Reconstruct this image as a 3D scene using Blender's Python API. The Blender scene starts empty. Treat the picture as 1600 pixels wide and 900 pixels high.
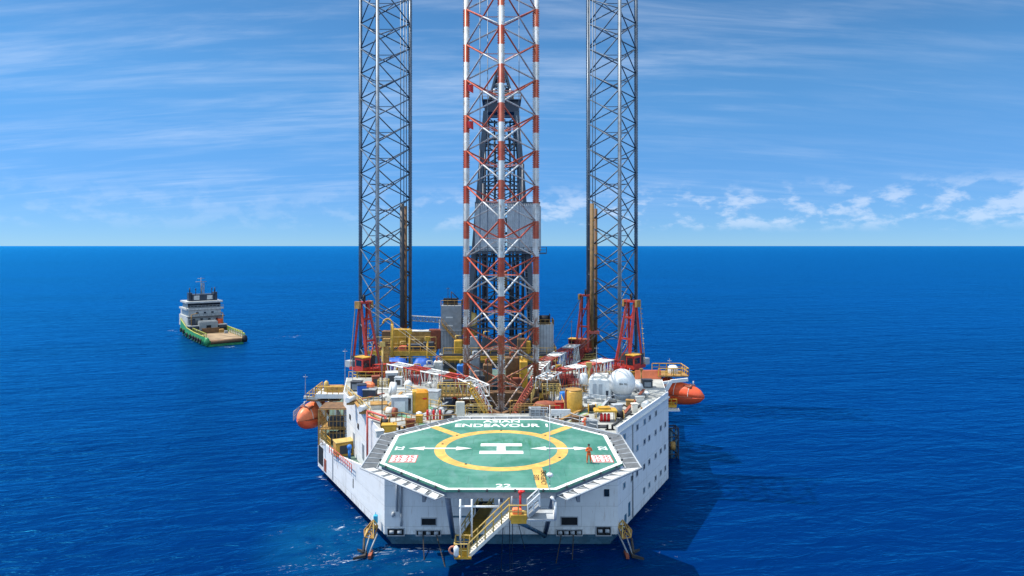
import bpy, math, random
from mathutils import Vector, Matrix
R = math.radians
random.seed(11)
scene = bpy.context.scene
col = scene.collection

# ------------------------------------------------------------------ camera
F, CX, CY, H = 1040.0, 783.0, 384.0, 35.4       # focal length and horizon of the 1600x900 frame, eye height in metres
cam = bpy.data.cameras.new('camera'); camo = bpy.data.objects.new('camera', cam); col.objects.link(camo)
cam.sensor_width = 36; cam.lens = 36 * F / 1600
cam.shift_x = (800 - CX) / 1600; cam.shift_y = -(450 - CY) / 1600
cam.clip_start = .5; cam.clip_end = 200000
camo.location = (0, 0, H); camo.rotation_euler = (R(90), 0, 0)
scene.camera = camo

# ------------------------------------------------------------------ light
SUN_EL, SUN_AZ = R(61), R(-83)                   # azimuth from +Y towards +X
sd = Vector((math.sin(SUN_AZ) * math.cos(SUN_EL), math.cos(SUN_AZ) * math.cos(SUN_EL), math.sin(SUN_EL)))
sl = bpy.data.lights.new('sun', 'SUN'); sl.energy = 4.6; sl.angle = R(.5); sl.color = (1, .95, .87)
so = bpy.data.objects.new('sun', sl); col.objects.link(so); so.location = (-60, 40, 120)
so.rotation_euler = sd.to_track_quat('Z', 'Y').to_euler()
scene.view_settings.view_transform = 'Standard'; scene.view_settings.look = 'None'
scene.view_settings.exposure = 0.55; scene.view_settings.gamma = 1
scene.cycles.max_bounces = 6; scene.cycles.diffuse_bounces = 3; scene.cycles.glossy_bounces = 3
scene.cycles.sample_clamp_indirect = 6; scene.cycles.caustics_reflective = False

class NT:
    """small helper to wire node trees"""
    def __init__(s, tree): s.t = tree
    def n(s, typ, **kw):
        o = s.t.nodes.new(typ)
        for k, v in kw.items():
            if hasattr(o, k): setattr(o, k, v)
        return o
    def l(s, a, b): s.t.links.new(a, b)
    def put(s, sock, v):
        if isinstance(v, bpy.types.NodeSocket): s.l(v, sock)
        else: sock.default_value = v
    def math(s, op, a, b=0., c=None, clamp=False):
        o = s.n('ShaderNodeMath', operation=op, use_clamp=clamp)
        s.put(o.inputs[0], a); s.put(o.inputs[1], b)
        if c is not None: s.put(o.inputs[2], c)
        return o.outputs[0]
    def mix(s, f, a, b, blend='MIX'):
        o = s.n('ShaderNodeMix', data_type='RGBA', blend_type=blend)
        s.put(o.inputs[0], f); s.put(o.inputs[6], a); s.put(o.inputs[7], b)
        return o.outputs[2]
    def noise(s, vec, scale, detail=4, rough=.55, dist=0.):
        o = s.n('ShaderNodeTexNoise'); s.l(vec, o.inputs['Vector'])
        o.inputs['Scale'].default_value = scale; o.inputs['Detail'].default_value = detail
        o.inputs['Roughness'].default_value = rough; o.inputs['Distortion'].default_value = dist
        return o.outputs[0]
    def scale(s, vec, v):
        o = s.n('ShaderNodeVectorMath', operation='MULTIPLY'); s.l(vec, o.inputs[0]); o.inputs[1].default_value = v
        return o.outputs[0]
    def ramp(s, v, lo, hi, a=0., b=1.):
        o = s.n('ShaderNodeMapRange', clamp=True, interpolation_type='SMOOTHSTEP')
        s.put(o.inputs['Value'], v)
        o.inputs['From Min'].default_value = lo; o.inputs['From Max'].default_value = hi
        o.inputs['To Min'].default_value = a; o.inputs['To Max'].default_value = b
        return o.outputs['Result']
    def xyz(s, vec):
        o = s.n('ShaderNodeSeparateXYZ'); s.l(vec, o.inputs[0]); return o.outputs
    def vec(s, x, y, z=0.):
        o = s.n('ShaderNodeCombineXYZ'); s.put(o.inputs[0], x); s.put(o.inputs[1], y); s.put(o.inputs[2], z); return o.outputs[0]

def c4(c): return (c[0], c[1], c[2], 1.)

# ------------------------------------------------------------------ sky
world = bpy.data.worlds.new('World'); scene.world = world; world.use_nodes = True
wt = world.node_tree; wt.nodes.clear(); w = NT(wt)
sky = w.n('ShaderNodeTexSky', sky_type='NISHITA'); sky.sun_disc = False
sky.sun_elevation = SUN_EL; sky.sun_rotation = SUN_AZ; sky.altitude = 0; sky.air_density = .6; sky.dust_density = 0.; sky.ozone_density = 8.
d = w.n('ShaderNodeTexCoord').outputs['Generated']
X, Y, Z = w.xyz(d)
zc = w.math('MAXIMUM', Z, .0)
g_ = w.ramp(zc, .0, .26)
tint = w.mix(g_, (.42, .60, .78, 1), (.74, 1.14, 1.12, 1))
base = w.mix(1., sky.outputs[0], tint, 'MULTIPLY')
# high cirrus on a flat layer far above: it thins into streaks towards the horizon
den = w.math('ADD', zc, .16)
px_, py_ = w.math('DIVIDE', X, den), w.math('DIVIDE', Y, den)
cu = w.vec(px_, py_, 0.)
az = w.math('ARCTAN2', X, Y)
el = w.math('ARCSINE', Z)
sk = w.vec(w.math('MULTIPLY_ADD', px_, .5, w.math('MULTIPLY', py_, .10)), w.math('MULTIPLY', py_, 2.3), 2.3)
n1 = w.noise(sk, 1.15, 9, .64, .55)
n2 = w.noise(w.scale(cu, (.35, .75, 1)), .9, 3, .5)
fine = w.noise(w.vec(w.math('MULTIPLY', px_, 1.4), w.math('MULTIPLY', py_, 8.), 5.1), 1.2, 6, .6, .4)
lay = w.math('ADD', w.math('MULTIPLY', n1, .58), w.math('MULTIPLY', fine, .42))
m = w.math('MULTIPLY', w.ramp(lay, .42, .76), w.ramp(w.math('ADD', n2, w.math('MULTIPLY', az, -.10)), .34, .60, .12, 1.))
m = w.math('MULTIPLY', m, w.ramp(Z, .02, .10))
base = w.mix(w.math('MULTIPLY', m, .36), base, (6.4, 7.0, 7.9, 1))
# low fair-weather cumulus along the horizon, more of it to the right
c1 = w.noise(w.vec(w.math('MULTIPLY', az, 19.), w.math('MULTIPLY', el, 40.), 3.7), 1.3, 8, .6, .1)
c2 = w.noise(w.vec(w.math('MULTIPLY', az, 5.), w.math('MULTIPLY', el, 16.), 1.1), 1.0, 2, .5)
band = w.math('MULTIPLY', w.ramp(el, .016, .036), w.ramp(el, .100, .060))
side = w.ramp(az, -.30, .20, .25, 1.)
cm = w.math('MULTIPLY', w.ramp(w.math('ADD', c1, w.math('MULTIPLY', c2, .40)), .655, .84), w.math('MULTIPLY', band, side))
base = w.mix(w.math('MULTIPLY', cm, .36), base, (6.6, 6.9, 7.5, 1))
base = w.mix(w.ramp(Z, .40, .80, 0, .62), base, (7.0, 7.6, 8.2, 1))          # brightness added to the unseen sky overhead, lifting the shaded sides
back = w.math('MULTIPLY', w.ramp(Y, -.05, -.55), w.ramp(Z, .0, .10))
base = w.mix(w.math('MULTIPLY', back, .75), base, (7.2, 9.9, 13.2, 1))     # bright bank added to the unseen sky behind the camera as front fill
bg = w.n('ShaderNodeBackground'); w.l(base, bg.inputs[0]); bg.inputs[1].default_value = .105
wo = w.n('ShaderNodeOutputWorld'); w.l(bg.outputs[0], wo.inputs[0])

# ------------------------------------------------------------------ materials
MATS = {}
def mat(name, c, rough=.5, metal=0., var=.18, scale=1.2, rust=0., rustc=(.16, .06, .025), spec=.4, grime=.0):
    """weathered paint: broad tone variation, vertical streaks of rust or grime"""
    m = bpy.data.materials.new(name); m.use_nodes = True; t = m.node_tree; t.nodes.clear(); k = NT(t)
    pos = k.n('ShaderNodeNewGeometry').outputs['Position']
    nz = k.noise(pos, scale, 5, .6)
    fac = k.ramp(nz, .3, .7, 1 - var, 1 + var * .45)
    colr = k.mix(1., c4(c), k.vec(fac, fac, fac), 'MULTIPLY')
    fine = k.noise(pos, scale * 9, 3, .6)
    colr = k.mix(1., colr, k.vec(*[k.ramp(fine, .25, .75, .90, 1.06)] * 3), 'MULTIPLY')
    if grime:
        g = k.ramp(k.noise(k.scale(pos, (1.3, 1.3, .12)), 1.4, 5, .65), .48, .75, 0, grime)
        colr = k.mix(g, colr, (.22, .21, .19, 1))
    if rust:
        s1 = k.noise(k.scale(pos, (1.6, 1.6, .22)), 1.7, 6, .7)
        colr = k.mix(k.ramp(s1, .72 - rust * .3, .80 - rust * .18, 0, .85), colr, c4(rustc))
    b = k.n('ShaderNodeBsdfPrincipled'); k.l(colr, b.inputs['Base Color'])
    k.put(b.inputs['Roughness'], k.ramp(nz, .3, .7, max(.05, rough - .1), min(1, rough + .1)))
    b.inputs['Metallic'].default_value = metal; b.inputs['Specular IOR Level'].default_value = spec
    o = k.n('ShaderNodeOutputMaterial'); k.l(b.outputs[0], o.inputs[0])
    MATS[name] = m
    return m

white = mat('white_paint', (.66, .66, .64), .42, rust=.2, grime=.25, scale=.5, var=.10)
def hull_mat():
    m = bpy.data.materials.new('hull_white_paint'); m.use_nodes = True; t = m.node_tree; t.nodes.clear(); k = NT(t)
    pos = k.n('ShaderNodeNewGeometry').outputs['Position']; x, y, z = k.xyz(pos)
    u = k.math('ADD', x, k.math('MULTIPLY', y, .8))
    br = k.n('ShaderNodeTexBrick'); k.l(k.vec(u, z, 0.), br.inputs['Vector']); br.inputs['Scale'].default_value = 1.
    br.inputs['Brick Width'].default_value = 6.; br.inputs['Row Height'].default_value = 2.4; br.inputs['Mortar Size'].default_value = .03; br.inputs['Mortar Smooth'].default_value = .6
    br.inputs['Color1'].default_value = (.70, .705, .70, 1); br.inputs['Color2'].default_value = (.735, .735, .725, 1); br.inputs['Mortar'].default_value = (.44, .44, .43, 1)
    c = k.mix(k.ramp(k.noise(pos, .35, 5, .6), .35, .7, 0, .25), br.outputs[0], (.60, .61, .60, 1))
    str_ = k.noise(k.vec(k.math('MULTIPLY', u, 1.6), k.math('MULTIPLY', z, .13), 0.), 1.2, 6, .68)
    c = k.mix(k.ramp(str_, .50, .72, 0, .45), c, (.40, .37, .31, 1))
    ru = k.noise(k.vec(k.math('MULTIPLY', u, 3.2), k.math('MULTIPLY', z, .35), 4.), 1.3, 6, .72)
    c = k.mix(k.ramp(ru, .585, .72, 0, .7), c, (.30, .14, .06, 1))
    lo_ = k.math('MULTIPLY', k.ramp(z, 3.0, 1.4), k.ramp(k.noise(k.scale(pos, (1.2, 1.2, .5)), 1.3, 5, .7), .42, .65))
    c = k.mix(k.math('MULTIPLY', lo_, .55), c, (.26, .20, .13, 1))
    b = k.n('ShaderNodeBsdfPrincipled'); k.l(c, b.inputs['Base Color']); b.inputs['Roughness'].default_value = .42; b.inputs['Specular IOR Level'].default_value = .35
    bp = k.n('ShaderNodeBump'); bp.inputs['Strength'].default_value = .5; bp.inputs['Distance'].default_value = .06
    k.l(k.math('ADD', k.noise(k.vec(k.math('MULTIPLY', u, .8), z, 0.), 1.1, 2, .5), k.math('MULTIPLY', br.outputs['Fac'], -.25)), bp.inputs['Height']); k.l(bp.outputs[0], b.inputs['Normal'])
    o = k.n('ShaderNodeOutputMaterial'); k.l(b.outputs[0], o.inputs[0]); return m
hullwhite = hull_mat()
cleanwhite = mat('clean_white', (.66, .67, .66), .4, var=.12, scale=.8, grime=.28, rust=.06)
offwhite = mat('off_white_steel', (.62, .60, .54), .5, rust=.2, grime=.25)
grey = mat('grey_paint', (.24, .26, .28), .5, rust=.1, grime=.2)
netgrey = mat('net_grey', (.11, .12, .13), .7, var=.25)
lightgrey = mat('light_grey_paint', (.36, .385, .41), .5, rust=.12, grime=.2)
roofgrey = mat('roof_deck_paint', (.36, .37, .35), .65, scale=.3, var=.4, rust=.28, grime=.45)
deckgreen = mat('main_deck_green', (.09, .15, .12), .7, scale=.3, var=.35, rust=.35)
darkgrey = mat('dark_steel', (.045, .05, .058), .5, rust=.18)
blueblack = mat('blue_black_steel', (.03, .04, .06), .45, rust=.1)
legsteel = mat('leg_steel', (.095, .128, .17), .42, metal=.2, scale=.4, var=.35, rust=.28, rustc=(.17, .10, .06))
legpale = mat('leg_steel_pale', (.26, .29, .32), .42, metal=.2, scale=.4, var=.3, rust=.25, rustc=(.2, .12, .07))
derricksteel = mat('derrick_steel', (.05, .067, .09), .45, metal=.2, rust=.1)
hullblue = mat('boot_top_blue', (.07, .165, .235), .3, scale=.6, var=.3, grime=.15)
yellow = mat('safety_yellow', (.56, .31, .03), .55, rust=.25, grime=.2, var=.28)
paleyellow = mat('faded_yellow_rail', (.50, .34, .10), .55, rust=.25, grime=.15)
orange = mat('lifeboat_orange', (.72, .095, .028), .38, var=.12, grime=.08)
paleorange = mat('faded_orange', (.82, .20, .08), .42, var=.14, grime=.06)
amber = mat('amber_paint', (.68, .27, .012), .45, var=.25, rust=.1, grime=.15)
red = mat('crane_red', (.42, .035, .022), .5, var=.35, rust=.25)
deepred = mat('oxide_red', (.28, .03, .02), .55, var=.35, rust=.3)
brightred = mat('bright_red', (.62, .02, .02), .35)
rustred = mat('rust_red', (.27, .07, .035), .7, var=.35, rust=.3)
brown = mat('rusty_brown', (.16, .085, .04), .75, var=.4, rust=.4)
chainmat = mat('chain_steel', (.04, .035, .032), .7, rust=.3)
ochre = mat('rusty_ochre', (.36, .20, .055), .7, var=.35, rust=.35, rustc=(.12, .05, .02))
pipeochre = mat('weathered_pipe', (.20, .12, .045), .7, var=.4, rust=.35)
gold = mat('ochre_tank_paint', (.55, .30, .045), .35, var=.2, scale=2.2)
black = mat('black_rubber', (.012, .012, .014), .7)
dark = mat('dark_interior', (.006, .007, .009), .8)  # near-black; also paints the shade inside openings
glass = mat('dark_glass', (.012, .018, .025), .12, spec=.7)
bluetarp = mat('blue_tarpaulin', (.02, .10, .42), .5, var=.25)
blue = mat('bright_blue', (.02, .16, .50), .45)
cyan = mat('cyan_paint', (.05, .42, .62), .4)
hullgreen = mat('vessel_green', (.04, .27, .09), .45, rust=.3, var=.3)
limerail = mat('lime_yellow', (.34, .36, .06), .5, rust=.2)
vesselwhite = mat('vessel_white', (.46, .47, .46), .5, rust=.25, grime=.4, var=.25)
grey2 = mat('vessel_grey', (.25, .27, .28), .5, rust=.25, grime=.35)
woodmat = mat('timber_deck', (.30, .21, .125), .8, var=.45, scale=.35, rust=.35, rustc=(.15, .10, .06))
pathgreen = mat('deck_path_green', (.12, .30, .18), .65, var=.3)
markwhite = mat('marking_white', (.70, .71, .69), .6, var=.2, scale=1.5, grime=.35)
markyellow = mat('marking_yellow', (.60, .355, .085), .6, var=.22, scale=1.3, grime=.2)
markred = mat('marking_red', (.60, .05, .04), .55)
markblack = mat('marking_black', (.03, .025, .015), .6)
skin = mat('skin', (.36, .19, .12), .5, var=.05); hair = mat('dark_hair', (.012, .010, .009), .6)
coverall = mat('orange_coverall', (.72, .12, .02), .75, var=.18, scale=6)
windwall = mat('corrugated_panel', (.40, .43, .46), .5, grime=.35, rust=.15)
whitered = mat('red_stair', (.52, .10, .07), .5, rust=.2)
fadedbuoy = mat('faded_buoy', (.45, .17, .11), .6)
fabricpale = mat('pale_canvas', (.62, .58, .50), .85)

def striped_leg():
    """front leg: red upper half and white lower half of every bay, rust showing through lower down"""
    m = bpy.data.materials.new('red_white_leg_paint'); m.use_nodes = True; t = m.node_tree; t.nodes.clear(); k = NT(t)
    pos = k.n('ShaderNodeNewGeometry').outputs['Position']
    x, y, z = k.xyz(pos)
    fr = k.math('FRACT', k.math('DIVIDE', k.math('SUBTRACT', z, 5.54 - 56.3), 5.63))
    f = k.math('GREATER_THAN', fr, .5)
    nz = k.noise(pos, .8, 5, .65)
    cr = k.mix(k.ramp(nz, .35, .75), (.38, .045, .018, 1), (.44, .11, .05, 1))
    cw = k.mix(k.ramp(nz, .35, .7), (.60, .61, .61, 1), (.44, .43, .40, 1))
    c = k.mix(f, cw, cr)
    wear = k.noise(k.scale(pos, (1.5, 1.5, .45)), 1.6, 6, .7)
    low = k.ramp(z, 34., 12., 0., .16)
    c = k.mix(k.ramp(k.math('ADD', wear, low), .565, .68, 0, .85), c, (.19, .075, .035, 1))
    c = k.mix(k.ramp(k.math('ADD', k.noise(pos, 3.1, 4), low), .66, .76, 0, .7), c, (.36, .27, .18, 1))
    b = k.n('ShaderNodeBsdfPrincipled'); k.l(c, b.inputs['Base Color']); b.inputs['Roughness'].default_value = .45
    o = k.n('ShaderNodeOutputMaterial'); k.l(b.outputs[0], o.inputs[0]); return m
legpaint = striped_leg()

def helideck_mat():
    m = bpy.data.materials.new('helideck_green_paint'); m.use_nodes = True; t = m.node_tree; t.nodes.clear(); k = NT(t)
    pos = k.n('ShaderNodeNewGeometry').outputs['Position']
    a = k.noise(pos, .22, 5, .6, .6); b_ = k.noise(k.scale(pos, (1, .35, 1)), 1.1, 6, .7)
    c = k.mix(k.ramp(a, .35, .68), (.030, .150, .105, 1), (.072, .22, .172, 1))
    c = k.mix(k.ramp(b_, .45, .72, 0, .6), c, (.095, .215, .19, 1))
    dk = k.noise(k.scale(pos, (1, .45, 1)), .55, 6, .75, .4)
    c = k.mix(k.ramp(dk, .60, .72, 0, .6), c, (.010, .115, .055, 1))
    b = k.n('ShaderNodeBsdfPrincipled'); k.l(c, b.inputs['Base Color']); k.put(b.inputs['Roughness'], k.ramp(a, .3, .7, .45, .7))
    x, y, z = k.xyz(pos)
    br = k.n('ShaderNodeTexBrick'); k.l(pos, br.inputs['Vector']); br.inputs['Scale'].default_value = 1.; br.offset = .5
    br.inputs['Brick Width'].default_value = 5.9; br.inputs['Row Height'].default_value = 1.96; br.inputs['Mortar Size'].default_value = .045; br.inputs['Mortar Smooth'].default_value = .5
    c = k.mix(k.math('MULTIPLY', br.outputs['Fac'], .45), c, (.02, .09, .06, 1))
    k.l(c, b.inputs['Base Color'])
    sc_ = k.noise(k.scale(pos, (.35, 1.5, 1)), 1.6, 7, .75, .8)
    c = k.mix(k.ramp(sc_, .60, .70, 0, .55), c, (.02, .07, .05, 1)); k.l(c, b.inputs['Base Color'])
    hx = k.math('DIVIDE', k.math('SUBTRACT', x, 1.2), 5.2); hy = k.math('DIVIDE', k.math('SUBTRACT', y, 70.6), 2.6)
    hm_ = k.ramp(k.math('ADD', k.math('MULTIPLY', hx, hx), k.math('MULTIPLY', hy, hy)), 1., .1)
    c = k.mix(k.math('MULTIPLY', hm_, k.ramp(k.noise(k.scale(pos, (1.2, .4, 1)), 1.0, 6, .7), .45, .65, 0, .8)), c, (.012, .12, .05, 1)); k.l(c, b.inputs['Base Color'])
    bp = k.n('ShaderNodeBump'); bp.inputs['Strength'].default_value = .15; bp.inputs['Distance'].default_value = .02
    k.l(k.noise(pos, 14, 3), bp.inputs['Height']); k.l(bp.outputs[0], b.inputs['Normal'])
    o = k.n('ShaderNodeOutputMaterial'); k.l(b.outputs[0], o.inputs[0]); return m
helipaint = helideck_mat()

def sea_mat():
    m = bpy.data.materials.new('sea_water'); m.use_nodes = True; t = m.node_tree; t.nodes.clear(); k = NT(t)
    pos = k.n('ShaderNodeNewGeometry').outputs['Position']
    x, y, z = k.xyz(pos)
    rot = k.n('ShaderNodeVectorRotate', rotation_type='Z_AXIS'); k.l(pos, rot.inputs['Vector']); rot.inputs['Angle'].default_value = R(-12)
    p = rot.outputs[0]
    s0 = k.noise(k.scale(p, (.012, .03, 1)), 1.0, 3, .5, .4)
    s1 = k.noise(k.scale(p, (.05, .13, 1)), 1.0, 4, .55, .6)
    s2 = k.noise(k.scale(p, (.20, .50, 1)), 1.0, 4, .55, .8)
    s3 = k.noise(k.scale(p, (.9, 1.8, 1)), 1.0, 5, .62, .5)
    hgt = k.math('ADD', k.math('ADD', k.math('MULTIPLY', s0, 1.3), k.math('MULTIPLY', s1, 1.0)),
                 k.math('ADD', k.math('MULTIPLY', s2, .52), k.math('MULTIPLY', s3, .07)))
    bp = k.n('ShaderNodeBump'); bp.inputs['Strength'].default_value = 1.0; bp.inputs['Distance'].default_value = 1.0
    k.l(hgt, bp.inputs['Height'])
    # deep blue body colour, drifting slightly in tone; teal painted round the bow for the submerged hull showing through
    patch = k.noise(k.scale(p, (.004, .009, 1)), 1.0, 4, .5)
    c = k.mix(k.ramp(patch, .3, .7), (.0000, .009, .066, 1), (.0001, .0165, .100, 1))
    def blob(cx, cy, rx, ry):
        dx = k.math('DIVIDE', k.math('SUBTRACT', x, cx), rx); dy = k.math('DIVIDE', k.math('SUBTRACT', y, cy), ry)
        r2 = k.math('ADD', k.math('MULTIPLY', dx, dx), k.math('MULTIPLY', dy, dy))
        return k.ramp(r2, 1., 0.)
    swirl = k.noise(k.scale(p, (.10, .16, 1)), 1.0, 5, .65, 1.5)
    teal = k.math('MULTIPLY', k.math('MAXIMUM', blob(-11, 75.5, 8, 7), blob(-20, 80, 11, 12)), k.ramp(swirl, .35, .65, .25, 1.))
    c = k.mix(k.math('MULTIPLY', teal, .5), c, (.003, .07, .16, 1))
    # broken foam round the bow, the anchors, the vessel
    fz = k.math('ADD', k.math('MULTIPLY', k.noise(k.scale(p, (.55, 1.3, 1)), 1.0, 7, .74, 1.6), .72), k.math('MULTIPLY', k.noise(k.scale(p, (.11, .2, 1)), 1.0, 3, .5, 1.), .28))
    fm = k.math('MAXIMUM', k.math('MAXIMUM', blob(-19, 77, 13, 14), blob(17, 76, 7, 6)), k.math('MAXIMUM', k.math('MAXIMUM', blob(-124, 256, 9, 12), blob(-84, 258, 10, 14)), blob(-4, 74.5, 16, 4.5)))
    def seg(ax, ay, bx, by, wd):
        ux, uy = bx - ax, by - ay; L2 = ux * ux + uy * uy
        qx, qy = k.math('SUBTRACT', x, ax), k.math('SUBTRACT', y, ay)
        tt = k.math('DIVIDE', k.math('ADD', k.math('MULTIPLY', qx, ux), k.math('MULTIPLY', qy, uy)), L2, clamp=True)
        ex, ey = k.math('SUBTRACT', qx, k.math('MULTIPLY', tt, ux)), k.math('SUBTRACT', qy, k.math('MULTIPLY', tt, uy))
        return k.ramp(k.math('SQRT', k.math('ADD', k.math('MULTIPLY', ex, ex), k.math('MULTIPLY', ey, ey))), wd, .0)
    for a_ in ((-12.5, 77.4, 12.5, 77.4, 1.9), (-12.8, 77.6, -27.5, 102, 1.8), (12.8, 77.6, 24.0, 97, 1.8), (-106.5, 240, -138, 279, 4.5), (-92, 231, -106, 238, 4.)):
        fm = k.math('MAXIMUM', fm, k.math('MULTIPLY', seg(*a_), 1.35))
    foam = k.ramp(k.math('ADD', fz, k.math('MULTIPLY', fm, .06)), .635, .72, 0, .75)
    foam = k.math('MULTIPLY', foam, k.ramp(fm, .02, .25))
    c = k.mix(foam, c, (.62, .70, .75, 1))
    b = k.n('ShaderNodeBsdfDiffuse'); k.l(c, b.inputs['Color']); k.l(bp.outputs[0], b.inputs['Normal'])
    g = k.n('ShaderNodeBsdfGlossy'); g.inputs['Color'].default_value = (.03, .50, .96, 1); g.inputs['Roughness'].default_value = .30; k.l(bp.outputs[0], g.inputs['Normal'])
    fr = k.n('ShaderNodeFresnel'); fr.inputs['IOR'].default_value = 1.333; k.l(bp.outputs[0], fr.inputs['Normal'])
    fac = k.math('MULTIPLY', k.math('MULTIPLY', fr.outputs[0], .74, clamp=True), k.math('SUBTRACT', 1., foam))
    ms = k.n('ShaderNodeMixShader'); k.l(fac, ms.inputs[0]); k.l(b.outputs[0], ms.inputs[1]); k.l(g.outputs[0], ms.inputs[2])
    o = k.n('ShaderNodeOutputMaterial'); k.l(ms.outputs[0], o.inputs[0]); return m
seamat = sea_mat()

# ------------------------------------------------------------------ mesh helpers
class MB:
    def __init__(s): s.v = []; s.f = []; s.sm = []
    def add(s, vs, fs, smooth=False):
        o = len(s.v); s.v += [tuple(v) for v in vs]
        for f in fs: s.f.append([i + o for i in f]); s.sm.append(smooth)
        return s
    def box(s, x0, x1, y0, y1, z0, z1, rz=0., piv=None):
        vs = [(x, y, z) for z in (z0, z1) for y in (y0, y1) for x in (x0, x1)]
        if rz:
            px, py = piv if piv else ((x0 + x1) / 2, (y0 + y1) / 2); c_, s_ = math.cos(rz), math.sin(rz)
            vs = [(px + (x - px) * c_ - (y - py) * s_, py + (x - px) * s_ + (y - py) * c_, z) for x, y, z in vs]
        return s.add(vs, [(0, 2, 3, 1), (4, 5, 7, 6), (0, 1, 5, 4), (2, 6, 7, 3), (0, 4, 6, 2), (1, 3, 7, 5)])
    def cbox(s, c, size, rz=0.):
        return s.box(c[0] - size[0] / 2, c[0] + size[0] / 2, c[1] - size[1] / 2, c[1] + size[1] / 2, c[2], c[2] + size[2], rz)
    def rbox(s, c, size, r=.12, rz=0.):
        """box with bevelled vertical and top edges; c is the base centre"""
        x, y, h = size[0] / 2, size[1] / 2, size[2]
        def ring(i, z): 
            a, b = x - i, y - i
            return [(-a + r, -b, z), (a - r, -b, z), (a, -b + r, z), (a, b - r, z), (a - r, b, z), (-a + r, b, z), (-a, b - r, z), (-a, -b + r, z)]
        c_, s_ = math.cos(rz), math.sin(rz)
        rings = [[(c[0] + p[0] * c_ - p[1] * s_, c[1] + p[0] * s_ + p[1] * c_, c[2] + p[2]) for p in q] for q in (ring(0, 0), ring(0, h - r), ring(r * .8, h))]
        return s.loft(rings)
    def bar(s, p0, p1, wx, wz):
        """rectangular bar between two points"""
        p0, p1 = Vector(p0), Vector(p1); a = (p1 - p0).normalized()
        up = Vector((0, 0, 1)) if abs(a.z) < .95 else Vector((0, 1, 0))
        r_ = a.cross(up).normalized(); u = r_.cross(a)
        vs = []
        for p in (p0, p1):
            for i, j in ((-1, -1), (1, -1), (1, 1), (-1, 1)): vs.append(p + r_ * (i * wx / 2) + u * (j * wz / 2))
        return s.add(vs, [(0, 1, 2, 3), (7, 6, 5, 4), (0, 4, 5, 1), (1, 5, 6, 2), (2, 6, 7, 3), (3, 7, 4, 0)])
    def tube(s, p0, p1, r, n=6, r1=None):
        p0, p1 = Vector(p0), Vector(p1); a = p1 - p0
        if a.length < 1e-6: return s
        a.normalize(); up = Vector((0, 0, 1)) if abs(a.z) < .95 else Vector((1, 0, 0))
        u = a.cross(up).normalized(); v = u.cross(a); r1 = r if r1 is None else r1
        vs = [p0 + (u * math.cos(t) + v * math.sin(t)) * r for t in [2 * math.pi * i / n for i in range(n)]]
        vs += [p1 + (u * math.cos(t) + v * math.sin(t)) * r1 for t in [2 * math.pi * i / n for i in range(n)]]
        s.add(vs, [(i, i + n, (i + 1) % n + n, (i + 1) % n) for i in range(n)], n > 5)
        o = len(s.v) - 2 * n
        s.f.append([o + i for i in range(n)]); s.sm.append(False)
        s.f.append([o + n + i for i in range(n)][::-1]); s.sm.append(False)
        return s
    def path(s, pts, r, n=6):
        for a, b in zip(pts, pts[1:]): s.tube(a, b, r, n)
        return s
    def prism(s, poly, z0, z1):
        n = len(poly)
        vs = [(x, y, z0) for x, y in poly] + [(x, y, z1) for x, y in poly]
        return s.add(vs, [list(range(n))[::-1], [i + n for i in range(n)]] + [(i, (i + 1) % n, (i + 1) % n + n, i + n) for i in range(n)])
    def loft(s, rings, caps=True, smooth=False):
        n = len(rings[0]); vs = [p for r_ in rings for p in r_]; fs = []
        for k in range(len(rings) - 1):
            for i in range(n): fs.append((k * n + i, k * n + (i + 1) % n, (k + 1) * n + (i + 1) % n, (k + 1) * n + i))
        s.add(vs, fs, smooth)
        if caps:
            o = len(s.v) - len(vs)
            s.f.append([o + i for i in range(n)][::-1]); s.sm.append(False)
            s.f.append([o + len(vs) - n + i for i in range(n)]); s.sm.append(False)
        return s
    def lathe(s, c, prof, n=16, smooth=True):
        rings = [[(c[0] + r * math.cos(2 * math.pi * i / n), c[1] + r * math.sin(2 * math.pi * i / n), c[2] + z) for i in range(n)] for r, z in prof]
        return s.loft(rings, True, smooth)
    def ball(s, c, r, nu=16, nv=10):
        if not isinstance(r, tuple): r = (r, r, r)
        rings = []
        for j in range(1, nv):
            a = math.pi * j / nv - math.pi / 2
            rings.append([(c[0] + r[0] * math.cos(a) * math.cos(2 * math.pi * i / nu), c[1] + r[1] * math.cos(a) * math.sin(2 * math.pi * i / nu), c[2] + r[2] * math.sin(a)) for i in range(nu)])
        return s.loft(rings, True, True)
    def torus(s, c, R_, r, axis='Z', n=14, k=6):
        rings = []
        for i in range(n + 1):
            a = 2 * math.pi * i / n; q = []
            for j in range(k):
                b = 2 * math.pi * j / k; rr = R_ + r * math.cos(b); p = (rr * math.cos(a), rr * math.sin(a), r * math.sin(b))
                if axis == 'X': p = (p[2], p[0], p[1])
                if axis == 'Y': p = (p[0], p[2], p[1])
                q.append((c[0] + p[0], c[1] + p[1], c[2] + p[2]))
            rings.append(q)
        return s.loft(rings, False, True)
    def rail(s, pts, h=1.1, r=.045, step=1.6, mids=(.5,)):
        for a, b in zip(pts, pts[1:]):
            a, b = Vector(a), Vector(b); L = (b - a).length; n = max(1, round(L / step)); up = Vector((0, 0, h))
            s.tube(a + up, b + up, r, 5)
            for m_ in mids: s.tube(a + up * m_, b + up * m_, r * .75, 4)
            for i in range(n + 1): q = a.lerp(b, i / n); s.tube(q, q + up, r, 4)
        return s
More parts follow.
